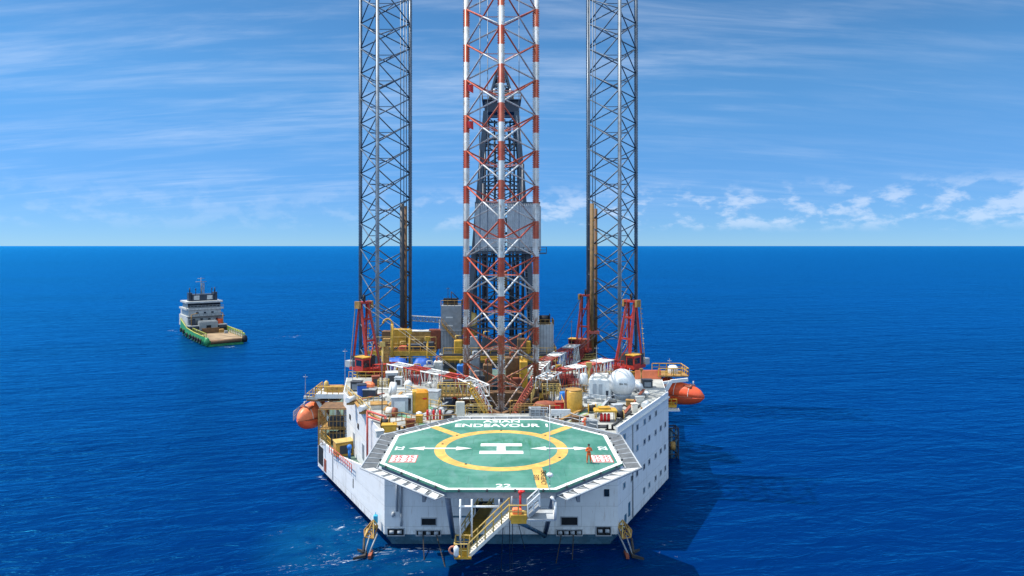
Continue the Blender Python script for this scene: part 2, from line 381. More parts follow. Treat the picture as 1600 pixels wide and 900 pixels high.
    def lattice(s, p0, p1, wd, ht, n, rc, rb, up=(0, 0, 1), w1=None, h1=None):
        """box-section lattice beam with zig-zag web"""
        p0, p1 = Vector(p0), Vector(p1); a = (p1 - p0).normalized(); u = Vector(up)
        r_ = a.cross(u).normalized(); u = r_.cross(a); w1 = wd if w1 is None else w1; h1 = ht if h1 is None else h1
        st = []
        for i in range(n + 1):
            t = i / n; c = p0.lerp(p1, t); ww = wd + (w1 - wd) * t; hh = ht + (h1 - ht) * t
            st.append([c + r_ * (sx * ww / 2) + u * (sz * hh / 2) for sx, sz in ((-1, -1), (1, -1), (1, 1), (-1, 1))])
        for j in range(4): s.tube(st[0][j], st[n][j], rc, 5)
        for i in range(n):
            for j in range(4):
                k = (j + 1) % 4
                if i % 2: s.tube(st[i][j], st[i + 1][k], rb, 4)
                else: s.tube(st[i][k], st[i + 1][j], rb, 4)
        for i in range(n + 1):
            for j in range(4): s.tube(st[i][j], st[i][(j + 1) % 4], rb, 4)
        return s
    def stair(s, p0, p1, wdir, width, n):
        """open treads and two stringers from foot p0 to head p1"""
        p0, p1, wv = Vector(p0), Vector(p1), Vector(wdir).normalized() * width / 2
        for sg in (-1, 1): s.bar(p0 + wv * sg, p1 + wv * sg, .08, .26)
        dirh = (p1 - p0); dirh.z = 0; dirh.normalize()
        for i in range(n):
            c = p0.lerp(p1, (i + .5) / n)
            q = [c + wv * a + dirh * b for a, b in ((-1, -.14), (1, -.14), (1, .14), (-1, .14))]
            s.add([(v.x, v.y, v.z) for v in q] + [(v.x, v.y, v.z + .05) for v in q], [(3, 2, 1, 0), (4, 5, 6, 7), (0, 1, 5, 4), (1, 2, 6, 5), (2, 3, 7, 6), (3, 0, 4, 7)])
        return s
    def mesh(s, name, m, off=Vector((0, 0, 0))):
        me = bpy.data.meshes.new(name)
        me.from_pydata([(a - off.x, b - off.y, c - off.z) for a, b, c in s.v], [], s.f)
        me.polygons.foreach_set('use_smooth', s.sm); me.materials.append(m); me.validate(); me.update()
        return me

def wloc(o):
    v = Vector((0, 0, 0))
    while o is not None: v += o.location; o = o.parent
    return v
def tag(o, label=None, cat=None, group=None, kind=None):
    if label: o['label'] = label
    if cat: o['category'] = cat
    if group: o['group'] = group
    if kind: o['kind'] = kind
    return o
def thing(name, label, cat, loc, group=None):
    o = bpy.data.objects.new(name, None); col.objects.link(o); o.location = loc; o.empty_display_size = .3
    return tag(o, label, cat, group)
def part(name, mb, m, parent, label=None):
    """a child mesh; mb is given in world coordinates (before any turn of the thing)"""
    o = bpy.data.objects.new(name, mb.mesh(name, m, wloc(parent))); col.objects.link(o); o.parent = parent
    if label: o['label'] = label
    return o
def solo(name, mb, m, label, cat, group=None):
    """a thing that is one mesh, origin at its base"""
    xs = [v[0] for v in mb.v]; ys = [v[1] for v in mb.v]; zs = [v[2] for v in mb.v]
    off = Vector(((min(xs) + max(xs)) / 2, (min(ys) + max(ys)) / 2, min(zs)))
    o = bpy.data.objects.new(name, mb.mesh(name, m, off)); col.objects.link(o); o.location = off
    return tag(o, label, cat, group)
def structure(name, mb, m, kind='structure'):
    o = bpy.data.objects.new(name, mb.mesh(name, m)); col.objects.link(o); o['kind'] = kind; return o
def copy_tree(o, parent=None):
    c = o.copy(); col.objects.link(c)
    if parent: c.parent = parent
    for ch in list(o.children): copy_tree(ch, c)
    return c
def P(px, py, y): return Vector(((px - CX) / F * y, y, H - (py - CY) / F * y))        # site survey: sight line at a known distance
def G(px, py, z):                                                                        # site survey: sight line to a known level
    y = F * (H - z) / (py - CY); return Vector(((px - CX) / F * y, y, z))
def lettering(text, size, m, parent, loc, rz=0., name='lettering', wide=1., bold=0.):
    cu = bpy.data.curves.new('t', 'FONT'); cu.body = text; cu.size = size; cu.align_x = 'CENTER'; cu.align_y = 'CENTER'; cu.extrude = .003; cu.offset = bold
    to = bpy.data.objects.new('t', cu); col.objects.link(to)
    bpy.context.view_layer.update()
    me = bpy.data.meshes.new_from_object(to.evaluated_get(bpy.context.evaluated_depsgraph_get()))
    bpy.data.objects.remove(to)
    me.transform(Matrix.Diagonal((wide, 1, 1, 1))); me.transform(Matrix.Rotation(rz, 4, 'Z'))
    me.materials.clear(); me.materials.append(m); me.name = name
    o = bpy.data.objects.new(name, me); col.objects.link(o); o.parent = parent; o.location = Vector(loc) - wloc(parent)
    return o

# ------------------------------------------------------------------ sea
s = MB(); S = 90000.
s.add([(-S, -2000, 0), (S, -2000, 0), (S, S, 0), (-S, S, 0)], [(0, 1, 2, 3)])
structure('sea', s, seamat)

# ------------------------------------------------------------------ rig hull
ZB, ZM, ZR, ZH = 1.5, 5.7, 13.2, 14.4           # chine, main deck, house roof, helideck
hp = [(-13.7, 78.2), (13.7, 78.2), (24.4, 97.1), (29.5, 118), (33, 132), (33, 160), (-33, 160), (-33, 126), (-28.2, 102.5)]
hull = thing('rig_hull', 'white triangular jack-up rig hull afloat with dark blue lower band at the bow', 'rig hull', (0, 118, 0))
m = MB(); m.prism(hp, ZB, ZM); part('hull_shell', m, hullwhite, hull)
def inset(p, k, dy): return [(x * k, 118 + (y - 118) * dy) for x, y in p]
m = MB(); m.loft([[(x, y, z) for x, y in q] for q, z in ((inset(hp, .86, .95), -3), (inset(hp, .985, .993), ZB - .05))])
m.sm = [False] * len(m.sm); part('boot_top', m, hullblue, hull, 'dark blue lower hull at the waterline')
m = MB(); m.add([(x * .997, 118 + (y - 118) * .997, ZM + .012) for x, y in hp], [list(range(len(hp)))]); part('deck_plating', m, deckgreen, hull)
# sloping bow bulwark on the sunlit side
a, b = Vector((-13.7, 78.2, 0)), Vector((-28.2, 102.5, 0))
pb = [a.lerp(b, t) for t in (0, .62, 1)]; tops = (8.5, 5.95, 5.85)
m = MB(); n_ = Vector((.86, .5, 0)) * .25
for i in range(2):
    q0, q1 = pb[i], pb[i + 1]
    vs = []
    for q, zt in ((q0, tops[i]), (q1, tops[i + 1])):
        vs += [(q.x, q.y, ZM), (q.x + n_.x, q.y + n_.y, ZM), (q.x + n_.x, q.y + n_.y, zt), (q.x, q.y, zt)]
    m.add(vs, [(0, 1, 2, 3), (7, 6, 5, 4), (0, 4, 5, 1), (1, 5, 6, 2), (2, 6, 7, 3), (3, 7, 4, 0)])
part('bulwark', m, hullwhite, hull)
def front_hole(px0, py0, px1, py1, nm, y=78.2, pads=0):
    A, B = P(px0, py0, y), P(px1, py1, y)
    m = MB(); m.box(A.x, B.x, y - .03, y + .2, B.z, A.z); o = part(nm, m, dark, hull)  # raised dark panel, its colour standing in for the shade inside the opening
    m = MB()
    for x0, x1, z0, z1 in ((A.x - .1, B.x + .1, A.z, A.z + .1), (A.x - .1, B.x + .1, B.z - .1, B.z), (A.x - .1, A.x, B.z, A.z), (B.x, B.x + .1, B.z, A.z)):
        m.box(x0, x1, y - .10, y + .05, z0, z1)
    part('frame', m, lightgrey, o)
    if pads:
        m = MB()
        for i in range(pads):
            c = A.x + (B.x - A.x) * (i + .5) / pads; m.tube((c - .25, y - .06, (A.z + B.z) / 2), (c + .25, y - .06, (A.z + B.z) / 2), .22, 8)
        part('fairlead', m, lightgrey, o)
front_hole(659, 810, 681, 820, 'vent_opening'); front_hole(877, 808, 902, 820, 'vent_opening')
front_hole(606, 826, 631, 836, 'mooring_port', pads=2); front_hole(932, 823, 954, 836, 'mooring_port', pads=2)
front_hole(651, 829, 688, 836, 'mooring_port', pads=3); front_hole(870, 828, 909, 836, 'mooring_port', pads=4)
# drain pipes on the bow
m = MB()
for px, y0, y1 in ((620, 740, 799), (626, 740, 801)):
    A, B = P(px, y0, 77.95), P(px, y1, 77.95); m.tube(A, B, .13, 8)
A = P(626, 801, 77.95); m.tube(A, P(627, 822, 77.95), .13, 8)
m.ball(P(614, 804, 77.9), (.22, .22, .34), 8, 6)
part('drain_pipe', m, lightgrey, hull)

# ------------------------------------------------------------------ accommodation block
house = thing('accommodation_block', 'long white accommodation block round the front leg with rows of small windows', 'accommodation', (0, 95, ZM))
hs = [(-13.7, 78.2), (13.7, 78.2), (24.4, 97.1), (27, 112), (8.2, 112), (8.2, 88), (-8.2, 88), (-8.2, 112), (-26, 112), (-24, 101.3), (-17, 85.8)]
m = MB(); m.prism(hs, ZM, ZR); part('house_wall', m, hullwhite, house)
m = MB()
rp = [(x * .996, 95 + (y - 95) * .998) for x, y in hs]
m.add([(x, y, ZR + .012) for x, y in rp], [list(range(len(rp)))]); part('roof', m, roofgrey, house)
A, B = Vector((13.7, 78.2, 0)), Vector((24.4, 97.1, 0)); dn = (B - A).normalized(); nr = Vector((dn.y, -dn.x, 0))
m = MB(); vs = []
for q in (A, B):
    i_ = q - nr * .18
    vs += [(q.x, q.y, ZR), (i_.x, i_.y, ZR), (i_.x, i_.y, 14.1), (q.x, q.y, 14.1)]
m.add(vs, [(0, 1, 2, 3), (7, 6, 5, 4), (0, 4, 5, 1), (1, 5, 6, 2), (2, 6, 7, 3), (3, 7, 4, 0)]); part('roof_bulwark', m, hullwhite, house)
m = MB(); m.bar(A + nr * .12 + Vector((0, 0, 13.35)), B + nr * .12 + Vector((0, 0, 13.35)), .22, .16); part('wall_trim', m, white, house)
m = MB()
for px in (988,):
    k = (px - CX) / F; t = (k * A.y - A.x) / ((B.x - A.x) - k * (B.y - A.y)); q = A.lerp(B, t) + nr * .08
    m.tube((q.x, q.y, 1.6), (q.x, q.y, 13.2), .07, 6)
part('downpipe', m, grey, house)
def on_wall(px):
    k = (px - CX) / F; t = (k * A.y - A.x) / ((B.x - A.x) - k * (B.y - A.y)); return A.lerp(B, t)
rows = {12.35: (975.5, 995.5, 1007, 1015, 1024.5), 9.75: (995.5, 1006.7, 1014, 1024, 1032, 1039), 6.55: (975, 987, 995, 1006, 1014, 1024, 1032, 1038.5), 3.46: (1006, 1014, 1024, 1032, 1039)}
for zc_, xs in rows.items():
    for px in xs:
        q = on_wall(px) + nr * .01; wh = random.choice((.5, .56, .62))
        m = MB(); m.bar(q - dn * .32 + Vector((0, 0, zc_)), q + dn * .32 + Vector((0, 0, zc_)), .05, wh); o = part('window', m, random.choice((glass, glass, glass, darkgrey, hullblue)), house)
        m = MB(); e = q + nr * .03
        for sg in (-1, 1):
            m.bar(e - dn * .42 + Vector((0, 0, zc_ + sg * .36)), e + dn * .42 + Vector((0, 0, zc_ + sg * .36)), .06, .08)
            m.bar(e + dn * sg * .38 + Vector((0, 0, zc_ - .33)), e + dn * sg * .38 + Vector((0, 0, zc_ + .33)), .08, .06)
        part('window_frame', m, lightgrey, o)
q = P(948, 770, 78.17); m = MB(); m.box(q.x - .3, q.x + .3, 78.12, 78.3, q.z - .42, q.z + .42); part('window', m, glass, house)
for px, z0, z1 in ((983, 2.2, 3.9), (977, 1.9, 2.9)):
    q = on_wall(px) + nr * .02; m = MB(); m.bar(q - dn * .35 + Vector((0, 0, (z0 + z1) / 2)), q + dn * .35 + Vector((0, 0, (z0 + z1) / 2)), .06, z1 - z0); part('hatch', m, hullblue, house)
# door and pipe on the lit left wall
al = Vector((-24, 101.3, 0)); bl = Vector((-17, 85.8, 0)); dl = (bl - al).normalized(); nl = Vector((dl.y, -dl.x, 0)) 
if nl.x > 0: nl = -nl
for t, wd, z0, z1, mm, nm in ((.80, .5, 6.9, 8.9, grey, 'door'), (.45, .5, 6.9, 8.9, grey, 'door'), (.93, .15, 6., 13., brown, 'downpipe'), (.62, .4, 10.2, 10.9, glass, 'window'), (.3, .4, 10.2, 10.9, glass, 'window')):
    q = al.lerp(bl, t) + nl * .03; m = MB(); m.bar(q - dl * wd + Vector((0, 0, (z0 + z1) / 2)), q + dl * wd + Vector((0, 0, (z0 + z1) / 2)), .1, z1 - z0); part(nm, m, mm, house)

# ------------------------------------------------------------------ helideck
HY, HW, HS = 69.0, 11.72, 4.78
octo = [(-HS, HY - HW), (HS, HY - HW), (HW, HY - HS), (HW, HY + HS), (HS, HY + HW), (-HS, HY + HW), (-HW, HY + HS), (-HW, HY - HS)]
def oscale(k): return [(x * k, HY + (y - HY) * k) for x, y in octo]
heli = thing('helideck', 'green octagonal helideck with white H in a yellow circle above the bow', 'helideck', (0, HY, ZH - .7))
m = MB(); m.prism(octo, ZH - .22, ZH); part('deck_plate', m, helipaint, heli)
m = MB(); m.prism(oscale(.985), ZH - .8, ZH - .225); part('edge_girder', m, grey, heli)
z4 = ZH + .004
def sheet(polys, nm, mm, z):
    m = MB()
    for p in polys: m.add([(x, y, z) for x, y in p], [list(range(len(p)))])
    return part(nm, m, mm, heli)
o1, o2 = oscale(.998), oscale(.962)
sheet([[o1[i], o1[(i + 1) % 8], o2[(i + 1) % 8], o2[i]] for i in range(8)], 'border_line', markwhite, z4)
NC = 72
def circ(r, i): t = 2 * math.pi * i / NC; return (r * math.cos(t), HY - .1 + r * math.sin(t))
sheet([[circ(6.9, i), circ(6.9, i + 1), circ(5.8, i + 1), circ(5.8, i)] for i in range(NC)], 'landing_circle', markyellow, z4)
def strip(p, q, wd):
    p, q = Vector(p), Vector(q); d_ = (q - p).normalized(); n_ = Vector((-d_.y, d_.x)) * wd / 2
    return [tuple(p - n_), tuple(q - n_), tuple(q + n_), tuple(p + n_)]
sheet([strip((-7.9, 77.3), (-4.75, 73.7), 1.0)], 'chevron_line', markyellow, z4 + .004)
sheet([strip((7.9, 77.3), (4.75, 73.7), 1.0)], 'chevron_line', markyellow, z4 + .004)
sheet([strip((3.38, 63.0), (3.62, 57.6), .98)], 'exit_stripe', markyellow, z4 + .004)
lettering('EMERGENCY\nEXIT', .66, markblack, heli, (3.50, 60.3, z4 + .010), R(-93), bold=.012)
sheet([[(-2.15, 69.75), (2.2, 69.75), (2.2, 70.7), (-2.15, 70.7)], [(-2.2, 67.2), (2.25, 67.2), (2.25, 68.15), (-2.2, 68.15)], [(-.45, 68.15), (.45, 68.15), (.45, 69.75), (-.45, 69.75)]], 'landing_letter', markwhite, z4)
for x0, x1 in ((-9.6, -3.0), (3.0, 9.2)):
    yc = 68.95
    sheet([[(x0, yc), (x0 + 1.65, yc - .62), (x0 + 1.65, yc + .62)], [(x1, yc), (x1 - 1.65, yc + .62), (x1 - 1.65, yc - .62)], [(x0 + 1.65, yc - .2), (x1 - 1.65, yc - .2), (x1 - 1.65, yc + .2), (x0 + 1.65, yc + .2)]], 'arrow', markwhite, z4 + .012)
lettering('ASIAN', 1.5, markwhite, heli, (.1, 79.55, z4), name='lettering', wide=1.05, bold=.03)
lettering('ENDEAVOUR 1', 1.85, markwhite, heli, (.15, 77.75, z4), name='lettering', wide=.90, bold=.05)
lettering('22', 1.15, markwhite, heli, (.2, 58.2, z4 + .004), wide=1.2, bold=.02)
lettering('22', 1.25, markwhite, heli, (-10.55, 69.0, z4 + .004), R(-90), bold=.03)
lettering('22', 1.25, markwhite, heli, (10.55, 69.0, z4 + .004), R(90), bold=.03)
for x0, x1 in ((-10.95, -8.3), (8.9, 10.95)):
    sg = sheet([[(x0, 64.5), (x1, 64.5), (x1, 66.75), (x0, 66.75)]], 'weight_panel', markwhite, z4)
    for tx, yy in (('25 25', 66.08), ('22 22', 65.08)):
        lettering(tx, 1.15, markred, sg, ((x0 + x1) / 2, yy, z4 + .004), wide=.78 if x0 < 0 else .6, bold=.03)
    mm = MB()
    for p in ((x0, 64.5, x1, 64.58), (x0, 66.67, x1, 66.75), (x0, 64.58, x0 + .08, 66.67), (x1 - .08, 64.58, x1, 66.67)):
        mm.add([(p[0], p[1], z4 + .004), (p[2], p[1], z4 + .004), (p[2], p[3], z4 + .004), (p[0], p[3], z4 + .004)], [(0, 1, 2, 3)])
    part('panel_border', mm, markred, sg)
# tie-down points and perimeter lights
m = MB()
for x, y in ((-4.9, 73.7), (4.9, 73.7), (-3.4, 64), (5.8, 66), (-6.2, 70.5), (0, 75.7)): m.lathe((x, y, ZH), [(.13, 0), (.13, .03), (.05, .04)], 8)
part('tie_down', m, dark, heli)
for i in range(8):
    p, q = Vector(octo[i]), Vector(octo[(i + 1) % 8])
    for k in range(4):
        c = p.lerp(q, (k + .5) / 4); c = Vector((0, HY)) + (c - Vector((0, HY))) * 1.012
        m = MB(); m.lathe((c.x, c.y, ZH - .1), [(.10, 0), (.10, .14), (.07, .2), (.02, .22)], 8); part('perimeter_light', m, darkgrey, heli)
# safety net: frame, grey netting, pale gusset plates along the two front diagonals
zn0, zn1 = ZH - .45, ZH - .22
for i in range(1, 8):
    p0, p1 = Vector(octo[i] + (0,)), Vector(octo[(i + 1) % 8] + (0,)); ctr = Vector((0, HY, 0))
    k = 1.145
    a0, a1 = ctr + (p0 - ctr) * 1.015, ctr + (p1 - ctr) * 1.015; b0, b1 = ctr + (p0 - ctr) * k, ctr + (p1 - ctr) * k
    def at(t, r_, dz=0.): 
        q = a0.lerp(a1, t).lerp(b0.lerp(b1, t), r_); return Vector((q.x, q.y, zn0 + (zn1 - zn0) * r_ + dz))
    m = MB(); m.add([at(0, 0, -.04), at(1, 0, -.04), at(1, 1, -.04), at(0, 1, -.04), at(0, 0), at(1, 0), at(1, 1), at(0, 1)], [(0, 1, 2, 3), (7, 6, 5, 4), (0, 4, 5, 1), (1, 5, 6, 2), (2, 6, 7, 3), (3, 7, 4, 0)])
    net = part('safety_net', m, netgrey, heli)
    m = MB(); m.tube(at(0, 1), at(1, 1), .09, 6); m.tube(at(0, .06, .05), at(1, .06, .05), .06, 5)
    for q in range(8): m.tube(at(q / 7, 0, .02), at(q / 7, 1, .02), .05, 5)
    part('net_frame', m, lightgrey, net)
    if i in (1, 7):
        m = MB()
        for q in range(7):
            t = (q + .5) / 7; e = .052
            vs = [at(t - e, .30, .05), at(t + e * .7, .30, .05), at(t + e * 1.5, 1.0, .05), at(t - e * .3, 1.0, .05)] if i == 7 else [at(t - e * .2, .05, .05), at(t + e, .95, .05), at(t - e * 1.25, .95, .05), at(t - e * .8, .4, .05)]
            m.add([(v.x, v.y, v.z) for v in vs] + [(v.x, v.y, v.z + .05) for v in vs], [(3, 2, 1, 0), (4, 5, 6, 7), (0, 1, 5, 4), (1, 2, 6, 5), (2, 3, 7, 6), (3, 0, 4, 7)])
        part('gusset_plate', m, white, net)
# under-deck trusses and raking struts down to the bow
def strut(p, q, r): 
    m = MB(); m.tube(p, q, r, 10); part('strut', m, lightgrey, heli)
strut((-5.0, 60.3, ZH - .8), P(708, 838, 78.1), .28); strut((5.0, 60.3, ZH - .8), P(851, 837, 78.1), .28)
strut((-9, 66, ZH - .8), (-9, 78.1, 6), .25); strut((9, 66, ZH - .8), (9, 78.1, 6), .25)
for y in (60, 66, 72, 77):
    m = MB(); hw = 4.6 + max(0, min(6.5, (y - 57.5))) ; hw = min(hw, 11.2); m.box(-hw, hw, y - .15, y + .15, ZH - 1.5, ZH - .805); part('deck_beam', m, grey, heli)
for x in (-7, 0, 7):
    m = MB(); m.box(x - .15, x + .15, 60.2, 78.1, ZH - 2.2, ZH - 1.505); part('deck_beam', m, grey, heli)

# ------------------------------------------------------------------ lattice legs
def leg(label, cx, apex, back, half, zlow, bay, nb, mc, mb_, mf, k_=1.):
    t = thing('lattice_leg', label, 'rig leg', (cx, (apex + back * 2) / 3, zlow), 'lattice legs of the rig')
    nodes = [(cx, apex), (cx - half, back), (cx + half, back)]
    ztop = zlow + bay * nb
    for i, (x, y) in enumerate(nodes):
        m = MB(); m.tube((x, y, -4), (x, y, ztop), .33 * k_, 10)
        for sg in (-1, 1):
            x0 = x + sg * .31 * k_; x1 = x + sg * .42 * k_; xt = x + sg * .56 * k_
            m.box(min(x0, x1), max(x0, x1), y - .08, y + .08, 4, ztop)
            z = 5.
            while z < ztop - .3:
                m.add([(x1, y - .08, z), (x1, y + .08, z), (xt, y + .08, z + .09), (xt, y - .08, z + .09), (x1, y - .08, z + .26), (x1, y + .08, z + .26), (xt, y + .08, z + .18), (xt, y - .08, z + .18)],
                      [(0, 3, 2, 1), (4, 5, 6, 7), (0, 4, 7, 3), (1, 2, 6, 5), (3, 7, 6, 2)]); z += .36
        part('chord', m, mf if i == 0 else mc, t)
    for k in range(nb):
        z0, z1 = zlow + k * bay, zlow + (k + 1) * bay
        mids = []
        for i in range(3):
            a_, b_ = nodes[i], nodes[(i + 1) % 3]
            for p, q in ((a_, b_), (b_, a_)):
                m = MB(); m.tube((p[0], p[1], z0), (q[0], q[1], z1), .135, 6); part('brace', m, mb_, t)
            mids.append(((a_[0] + b_[0]) / 2, (a_[1] + b_[1]) / 2, (z0 + z1) / 2))
        m = MB(); m.path(mids + [mids[0]], .085, 5); part('span_breaker', m, mb_, t)
    return t
fl = leg('red and white painted lattice leg in the middle, nearest of the three', 0, 96.7, 106.2, 5.55, 5.54 - 5.63, 5.63, 14, legpaint, legpaint, legpaint)
ll = leg('dark steel lattice leg on the left with a dark pipe inside, nearest the supply vessel', -26.1, 140.4, 150, 5.6, 1.0, 5.63, 16, legsteel, legsteel, legpale, .8)
rl = leg('dark steel lattice leg on the right with a tall ochre pipe inside it', 25.0, 140.4, 150, 5.4, 1.0, 5.63, 16, legsteel, legsteel, legpale, .8)
def pipes(root, lst, nm='riser_pipe'):
    for px, y, z0, py1, r, mm in lst:
        q = P(px, py1, y); m = MB(); m.tube((q.x, y, z0), (q.x, y, q.z), r, 8); part(nm, m, mm, root)
pipes(ll, [(628, 147, 6, 318, .45, darkgrey), (634, 148, 6, 322, .32, brown), (626, 147.5, 6, -60, .10, legsteel), (631, 148, 6, -60, .10, legsteel), (635, 148.5, 6, -60, .10, legsteel)])
pipes(rl, [(925, 147, 6, 318, .46, pipeochre), (931, 148, 6, 326, .36, brown), (926, 147.5, 6, -60, .10, legsteel), (930, 148, 6, -60, .10, legsteel), (921.5, 148.5, 6, -60, .10, legsteel)])
pipes(fl, [(750, 104.6, 9, -60, .07, legsteel), (762, 105, 9, -60, .06, legsteel), (811, 105, 9, -60, .05, legsteel)], 'cable_pipe')
# clamps
m = MB(); q = P(928, 519, 147); m.cbox((q.x, 147, q.z - .3), (2.2, 1.6, .6)); part('pipe_clamp', m, whitered, rl)
m = MB(); q = P(631, 516, 147); m.cbox((q.x, 147, q.z - .3), (2.2, 1.6, .6)); part('pipe_clamp', m, whitered, ll)
for py in (138, 195):
    q = P(728, py, 106.1); m = MB(); m.add([(q.x + .1 + i * .22, q.y - .4 + .10 * math.sin(i * 1.7), q.z + .5 - j * .9 - .09 * i * j) for i in range(6) for j in range(2)], [(i * 2, i * 2 + 1, i * 2 + 3, i * 2 + 2) for i in range(5)])
    vs = len(m.v); m.add([(x, y + .012, z) for x, y, z in m.v[:vs]], [f[::-1] for f in m.f])
    solo('flag', m, brightred, 'small red flag on the front leg, ' + ('upper of the two' if py == 138 else 'lower of the two'), 'flag', 'red flags on the front leg')

# ------------------------------------------------------------------ derrick
DY = 140.
der = thing('drilling_derrick', 'tall dark steel drilling derrick behind the red and white leg', 'derrick', (0, DY, 14))
def dw(z): return 7.1 + (3.25 - 7.1) * (z - 14) / (62 - 14)
levels = [14 + i * 4.8 for i in range(11)]
for sx in (-1, 1):
    for sy in (-1, 1):
        m = MB(); m.bar((sx * dw(14), DY + sy * dw(14), 14), (sx * dw(63), DY + sy * dw(63), 63), 1.0, 1.0); part('derrick_leg', m, derricksteel, der)
for k in range(10):
    z0, z1 = levels[k], levels[k + 1]; a, b = dw(z0), dw(z1); mz = (z0 + z1) / 2; c_ = dw(mz)
    m = MB()
    for i, (p, q) in enumerate((((-1, -1), (1, -1)), ((1, -1), (1, 1)), ((1, 1), (-1, 1)), ((-1, 1), (-1, -1)))):
        m.bar((p[0] * b, DY + p[1] * b, z1), (q[0] * b, DY + q[1] * b, z1), .3, .35)
        m.bar((p[0] * a, DY + p[1] * a, z0), (q[0] * b, DY + q[1] * b, z1), .22, .22)
        m.bar((q[0] * a, DY + q[1] * a, z0), (p[0] * b, DY + p[1] * b, z1), .22, .22)
    part('bracing', m, derricksteel, der)
m = MB(); m.box(-3.4, 3.6, DY - 3.4, DY + 3.4, 62.9, 65.2); m.box(-3.9, 4.1, DY - 3.9, DY + 3.9, 65.2, 65.4); part('crown_platform', m, blueblack, der)
m = MB(); m.lattice((0, DY, 65.4), (0, DY, 71.8), 5.0, 5.0, 4, .26, .16, (0, 1, 0), 1.8, 1.8)
part('gin_pole', m, derricksteel, der)
for x in (-1.4, .4, 1.9):
    m = MB(); m.torus((x, DY - 2.6, 66.6), 1.0, .26, 'X', 14, 6); part('crown_sheave', m, lightgrey, der)
m = MB(); m.rail([(-3.9, DY - 3.9, 65.4), (4.1, DY - 3.9, 65.4), (4.1, DY + 3.9, 65.4), (-3.9, DY + 3.9, 65.4), (-3.9, DY - 3.9, 65.4)], 1.2, .07); part('crown_railing', m, ochre, der)
# wind wall panels
A, B = P(742, 392, DY - 7.2), P(844, 318, DY - 7.2)
for x0, x1 in ((A.x, .8), (1.2, B.x)):
    m = MB(); n = int((x1 - x0) / .42); y0 = DY - 7.2
    pts = [(x0 + (x1 - x0) * i / (2 * n), y0 + (.16 if (i // 1) % 2 else 0)) for i in range(2 * n + 1)]
    poly = pts + [(x, y + .08) for x, y in pts[::-1]]
    m.prism(poly, A.z, B.z); part('wind_wall', m, windwall, der)
    m = MB(); m.box(x0, x1, y0 - .25, y0 - .05, A.z - .3, A.z); m.box(x0, x1, y0 - .25, y0 - .05, B.z, B.z + .3); part('wall_beam', m, derricksteel, der)
m = MB(); n = 16; pts = [(B.x + .05 + (.16 if i % 2 else 0), DY - 7 + i * .5) for i in range(2 * n - 4)]; m.prism(pts + [(x - .08, y) for x, y in pts[::-1]], A.z, B.z - .5); part('wind_wall', m, windwall, der)
m = MB(); m.box(A.x - 1, B.x + 1.2, DY - 8.4, DY - 7.3, A.z - .6, A.z - .35); m.rail([(A.x - 1, DY - 8.3, A.z - .35), (B.x + 1.2, DY - 8.3, A.z - .35)], 1.1, .06); part('racking_board', m, derricksteel, der)
# pipe bundles, travelling block and hoses
for x, y, z0, z1, r in ((-3.6, DY - 5, 15, 48, .28), (-2.9, DY - 5.2, 15, 46, .22), (-4.3, DY - 4.6, 15, 55, .22), (2.4, DY - 4.5, 15, 47, .24), (3.1, DY - 4.8, 15, 45, .22), (4.4, DY - 5, 15, 52, .3), (.2, DY, 30, 62, .10), (.8, DY, 30, 62, .10), (-2.6, DY - 2, 40, 62, .2), (2.7, DY - 2.2, 38, 62, .2), (-1.4, DY + 1, 15, 62, .18), (1.9, DY + 1.5, 15, 62, .18), (-3.4, DY + 2, 20, 58, .22), (3.6, DY + 2, 20, 58, .22), (-5.2, DY - 3, 15, 40, .25), (5.6, DY - 2, 15, 42, .25)):
    m = MB(); m.tube((x, y, z0), (x, y, z1), r, 7); part('drill_pipe', m, blueblack, der)
m = MB(); m.box(-.9, 1.3, DY - .9, DY + .9, 27, 30); m.lathe((.2, DY, 24), [(.4, 0), (.7, .6), (.7, 2), (.9, 3)], 10); part('top_drive', m, ochre, der)
for s_ in (-1, 1):
    m = MB(); m.path([(.2 + s_ * (.8 + 2.6 * math.sin(i / 12 * math.pi)), DY - 2, 27 + 14 * (i / 12) - 9 * math.sin(i / 12 * math.pi)) for i in range(13)], .16, 6); part('kelly_hose', m, black, der)

# drill floor and substructure under it
sub = thing('drill_floor', 'dark raised drill floor carrying the derrick behind the front leg', 'drill floor', (0, 140, ZM))
m = MB(); m.box(-11.5, 11, 131.5, 149, 11.2, 13.98); part('floor_deck', m, darkgrey, sub)
for x in (-11, -4, 4, 10.5):
    m = MB(); m.box(x - .5, x + .5, 132, 149, ZM + .02, 11.19); part('support_column', m, grey, sub)
m = MB(); m.rail([(-11.4, 131.7, 13.98), (10.9, 131.7, 13.98), (10.9, 148.8, 13.98)], 1.2, .06, 1.8); part('floor_railing', m, yellow, sub)
m = MB(); m.box(-11.8, 11.2, 131.2, 131.45, 12.7, 13.6); part('edge_beam', m, yellow, sub)
for x0, x1, z0, z1, mm in ((-6.2, -4.6, 13.99, 17.4, grey), (-3, -.8, 13.99, 16.6, darkgrey), (1.6, 4.0, 13.99, 17.2, blueblack), (4.4, 5.9, 13.99, 16.4, yellow)):
    m = MB(); m.rbox(((x0 + x1) / 2, 133.6, z0), (x1 - x0, 2.2, z1 - z0), .15); part('equipment_cabinet', m, mm, sub)
m = MB(); m.lathe((-6.0, 134.5, 17.45), [(1.2, 0), (1.2, 3.6), (.9, 4.3), (.2, 4.6)], 14); part('vertical_tank', m, paleyellow, sub)

